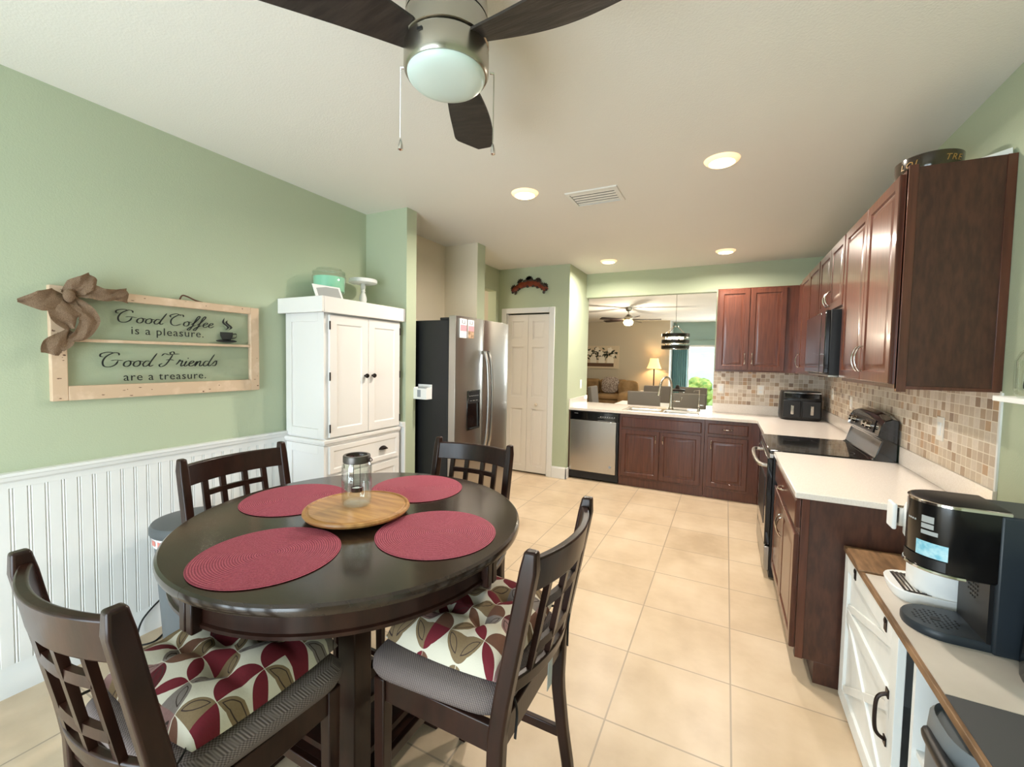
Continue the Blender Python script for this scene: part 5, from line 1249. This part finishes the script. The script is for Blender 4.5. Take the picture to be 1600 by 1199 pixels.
# far dining set
dt = thing('far_dining_table', 'dining table with pale top partly hidden behind the sink counter', 'table', (-1, 7.7, 0))
MB().box(-1.75, .05, 7.15, 8.25, .72, .76).build('tabletop', 'white', dt, bevel=.004)
for sx, sy in ((-1.65, 7.25), (-.05, 7.25), (-1.65, 8.15), (-.05, 8.15)): MB().box(sx-.04, sx+.04, sy-.04, sy+.04, 0, .72).build('leg', 'white', dt)
def dchair(x, y, rz, lab, w=.25):
    t = thing('upholstered_chair', lab, 'chair', (0, 0, 0), 'grey upholstered chairs round the far table')
    m_ = MB(); m_.rings([[(-w, -.24-.07*q, .42+.62*q), (w, -.24-.07*q, .42+.62*q), (w, -.17-.07*q, .42+.62*q), (-w, -.17-.07*q, .42+.62*q)] for q in (0, .5, 1)]); m_.build('backrest', 'greyfab', t, bevel=.02, seg=3)
    MB().box(-w, w, -.22, .25, .40, .50).build('seat', 'greyfab', t, bevel=.02, seg=3)
    for sx in (-1, 1):
        for yy in (-.2, .22): MB().box(sx*(w-.04)-.02, sx*(w-.04)+.02, yy-.02, yy+.02, 0, .40).build('leg', 'bronze', t)
    t.location = (x, y, 0); t.rotation_euler = (0, 0, R(rz)); return t
dchair(-1.155, 7.27, 0, 'grey upholstered chair just behind the faucet spout, back toward the kitchen')
dchair(-.50, 7.27, 0, 'grey upholstered chair behind the soap dispenser, back toward the kitchen')
dchair(-1.20, 8.52, 180, 'grey upholstered chair on the far side, seen left of the faucet neck')
dchair(-.55, 8.52, 180, 'grey upholstered chair on the far side, nearest the sliding door')
dchair(-1.93, 7.75, -90, 'grey upholstered chair at the left end of the far table', .23)
# water dispenser-like canister on the far table
cn = thing('glass_canister', 'clear glass canister with dark lid on the far dining table behind the faucet', 'canister', (-.75, 7.7, .76))
MB().lathe([(.10, 0), (.11, .02), (.11, .24), (.09, .26)], (-.72, 7.7, .762), 24, cap=False).build('glass_body', 'glass', cn)
MB().lathe([(.10, .26), (.12, .27), (.12, .29), (.04, .31), (.02, .36), (.001, .37)], (-.72, 7.7, .762), 24).build('lid', 'bronze', cn)

# ------------------------------------------------------------------ lights
def area(name, loc, rot, sx, sy, e, col, spread=180):
    la = bpy.data.lights.new(name, 'AREA'); la.shape = 'RECTANGLE'; la.size = sx; la.size_y = sy; la.energy = e; la.color = col; la.spread = R(spread)
    o = bpy.data.objects.new(name, la); COL.objects.link(o); o.location = loc; o.rotation_euler = rot; return o
area('patio_daylight', (-1.275, YB-.14, 1.1), (R(90), 0, 0), 2.1, 2.05, 120, (.78, .92, 1.0))
area('sliding_door_daylight', (.06, 14.15, 1.05), (R(-90), 0, 0), 2.1, 1.9, 150, (.92, .97, 1.0))
def point(name, loc, e, col, r=.05):
    la = bpy.data.lights.new(name, 'POINT'); la.energy = e; la.color = col; la.shadow_soft_size = r
    o = bpy.data.objects.new(name, la); COL.objects.link(o); o.location = loc; return o
point('far_fan_lamp', (-2.0, 9.8, 2.20), 80, (1, .86, .68), .1)
point('floor_lamp_bulb', (-1.87, 12.95, 1.46), 14, (1, .72, .4), .05)
point('pendant_lamp', (-.783, 7.7, 1.90), 18, (1, .86, .66), .08)
point('hallway_fill_light', (-3.7, 4.6, 2.4), 30, (1, .86, .68), .15)  # added fill for the hallway, no fixture modelled
point('living_room_fill_light', (1.9, 9.0, 2.4), 50, (1, .86, .68), .15)  # unseen fill added to brighten the living room

w = bpy.data.worlds.new('sky'); S.world = w; w.use_nodes = True
bgn = w.node_tree.nodes['Background']; bgn.inputs[0].default_value = (.80, .90, 1.0, 1); bgn.inputs[1].default_value = 1.6
sun = bpy.data.lights.new('sun', 'SUN'); sun.energy = 3.0; sun.angle = R(1); so = bpy.data.objects.new('sun', sun); COL.objects.link(so); so.rotation_euler = (R(35), R(25), 0)
S.view_settings.view_transform = 'Standard'; S.view_settings.look = 'None'; S.view_settings.gamma = 1; S.view_settings.exposure = .14
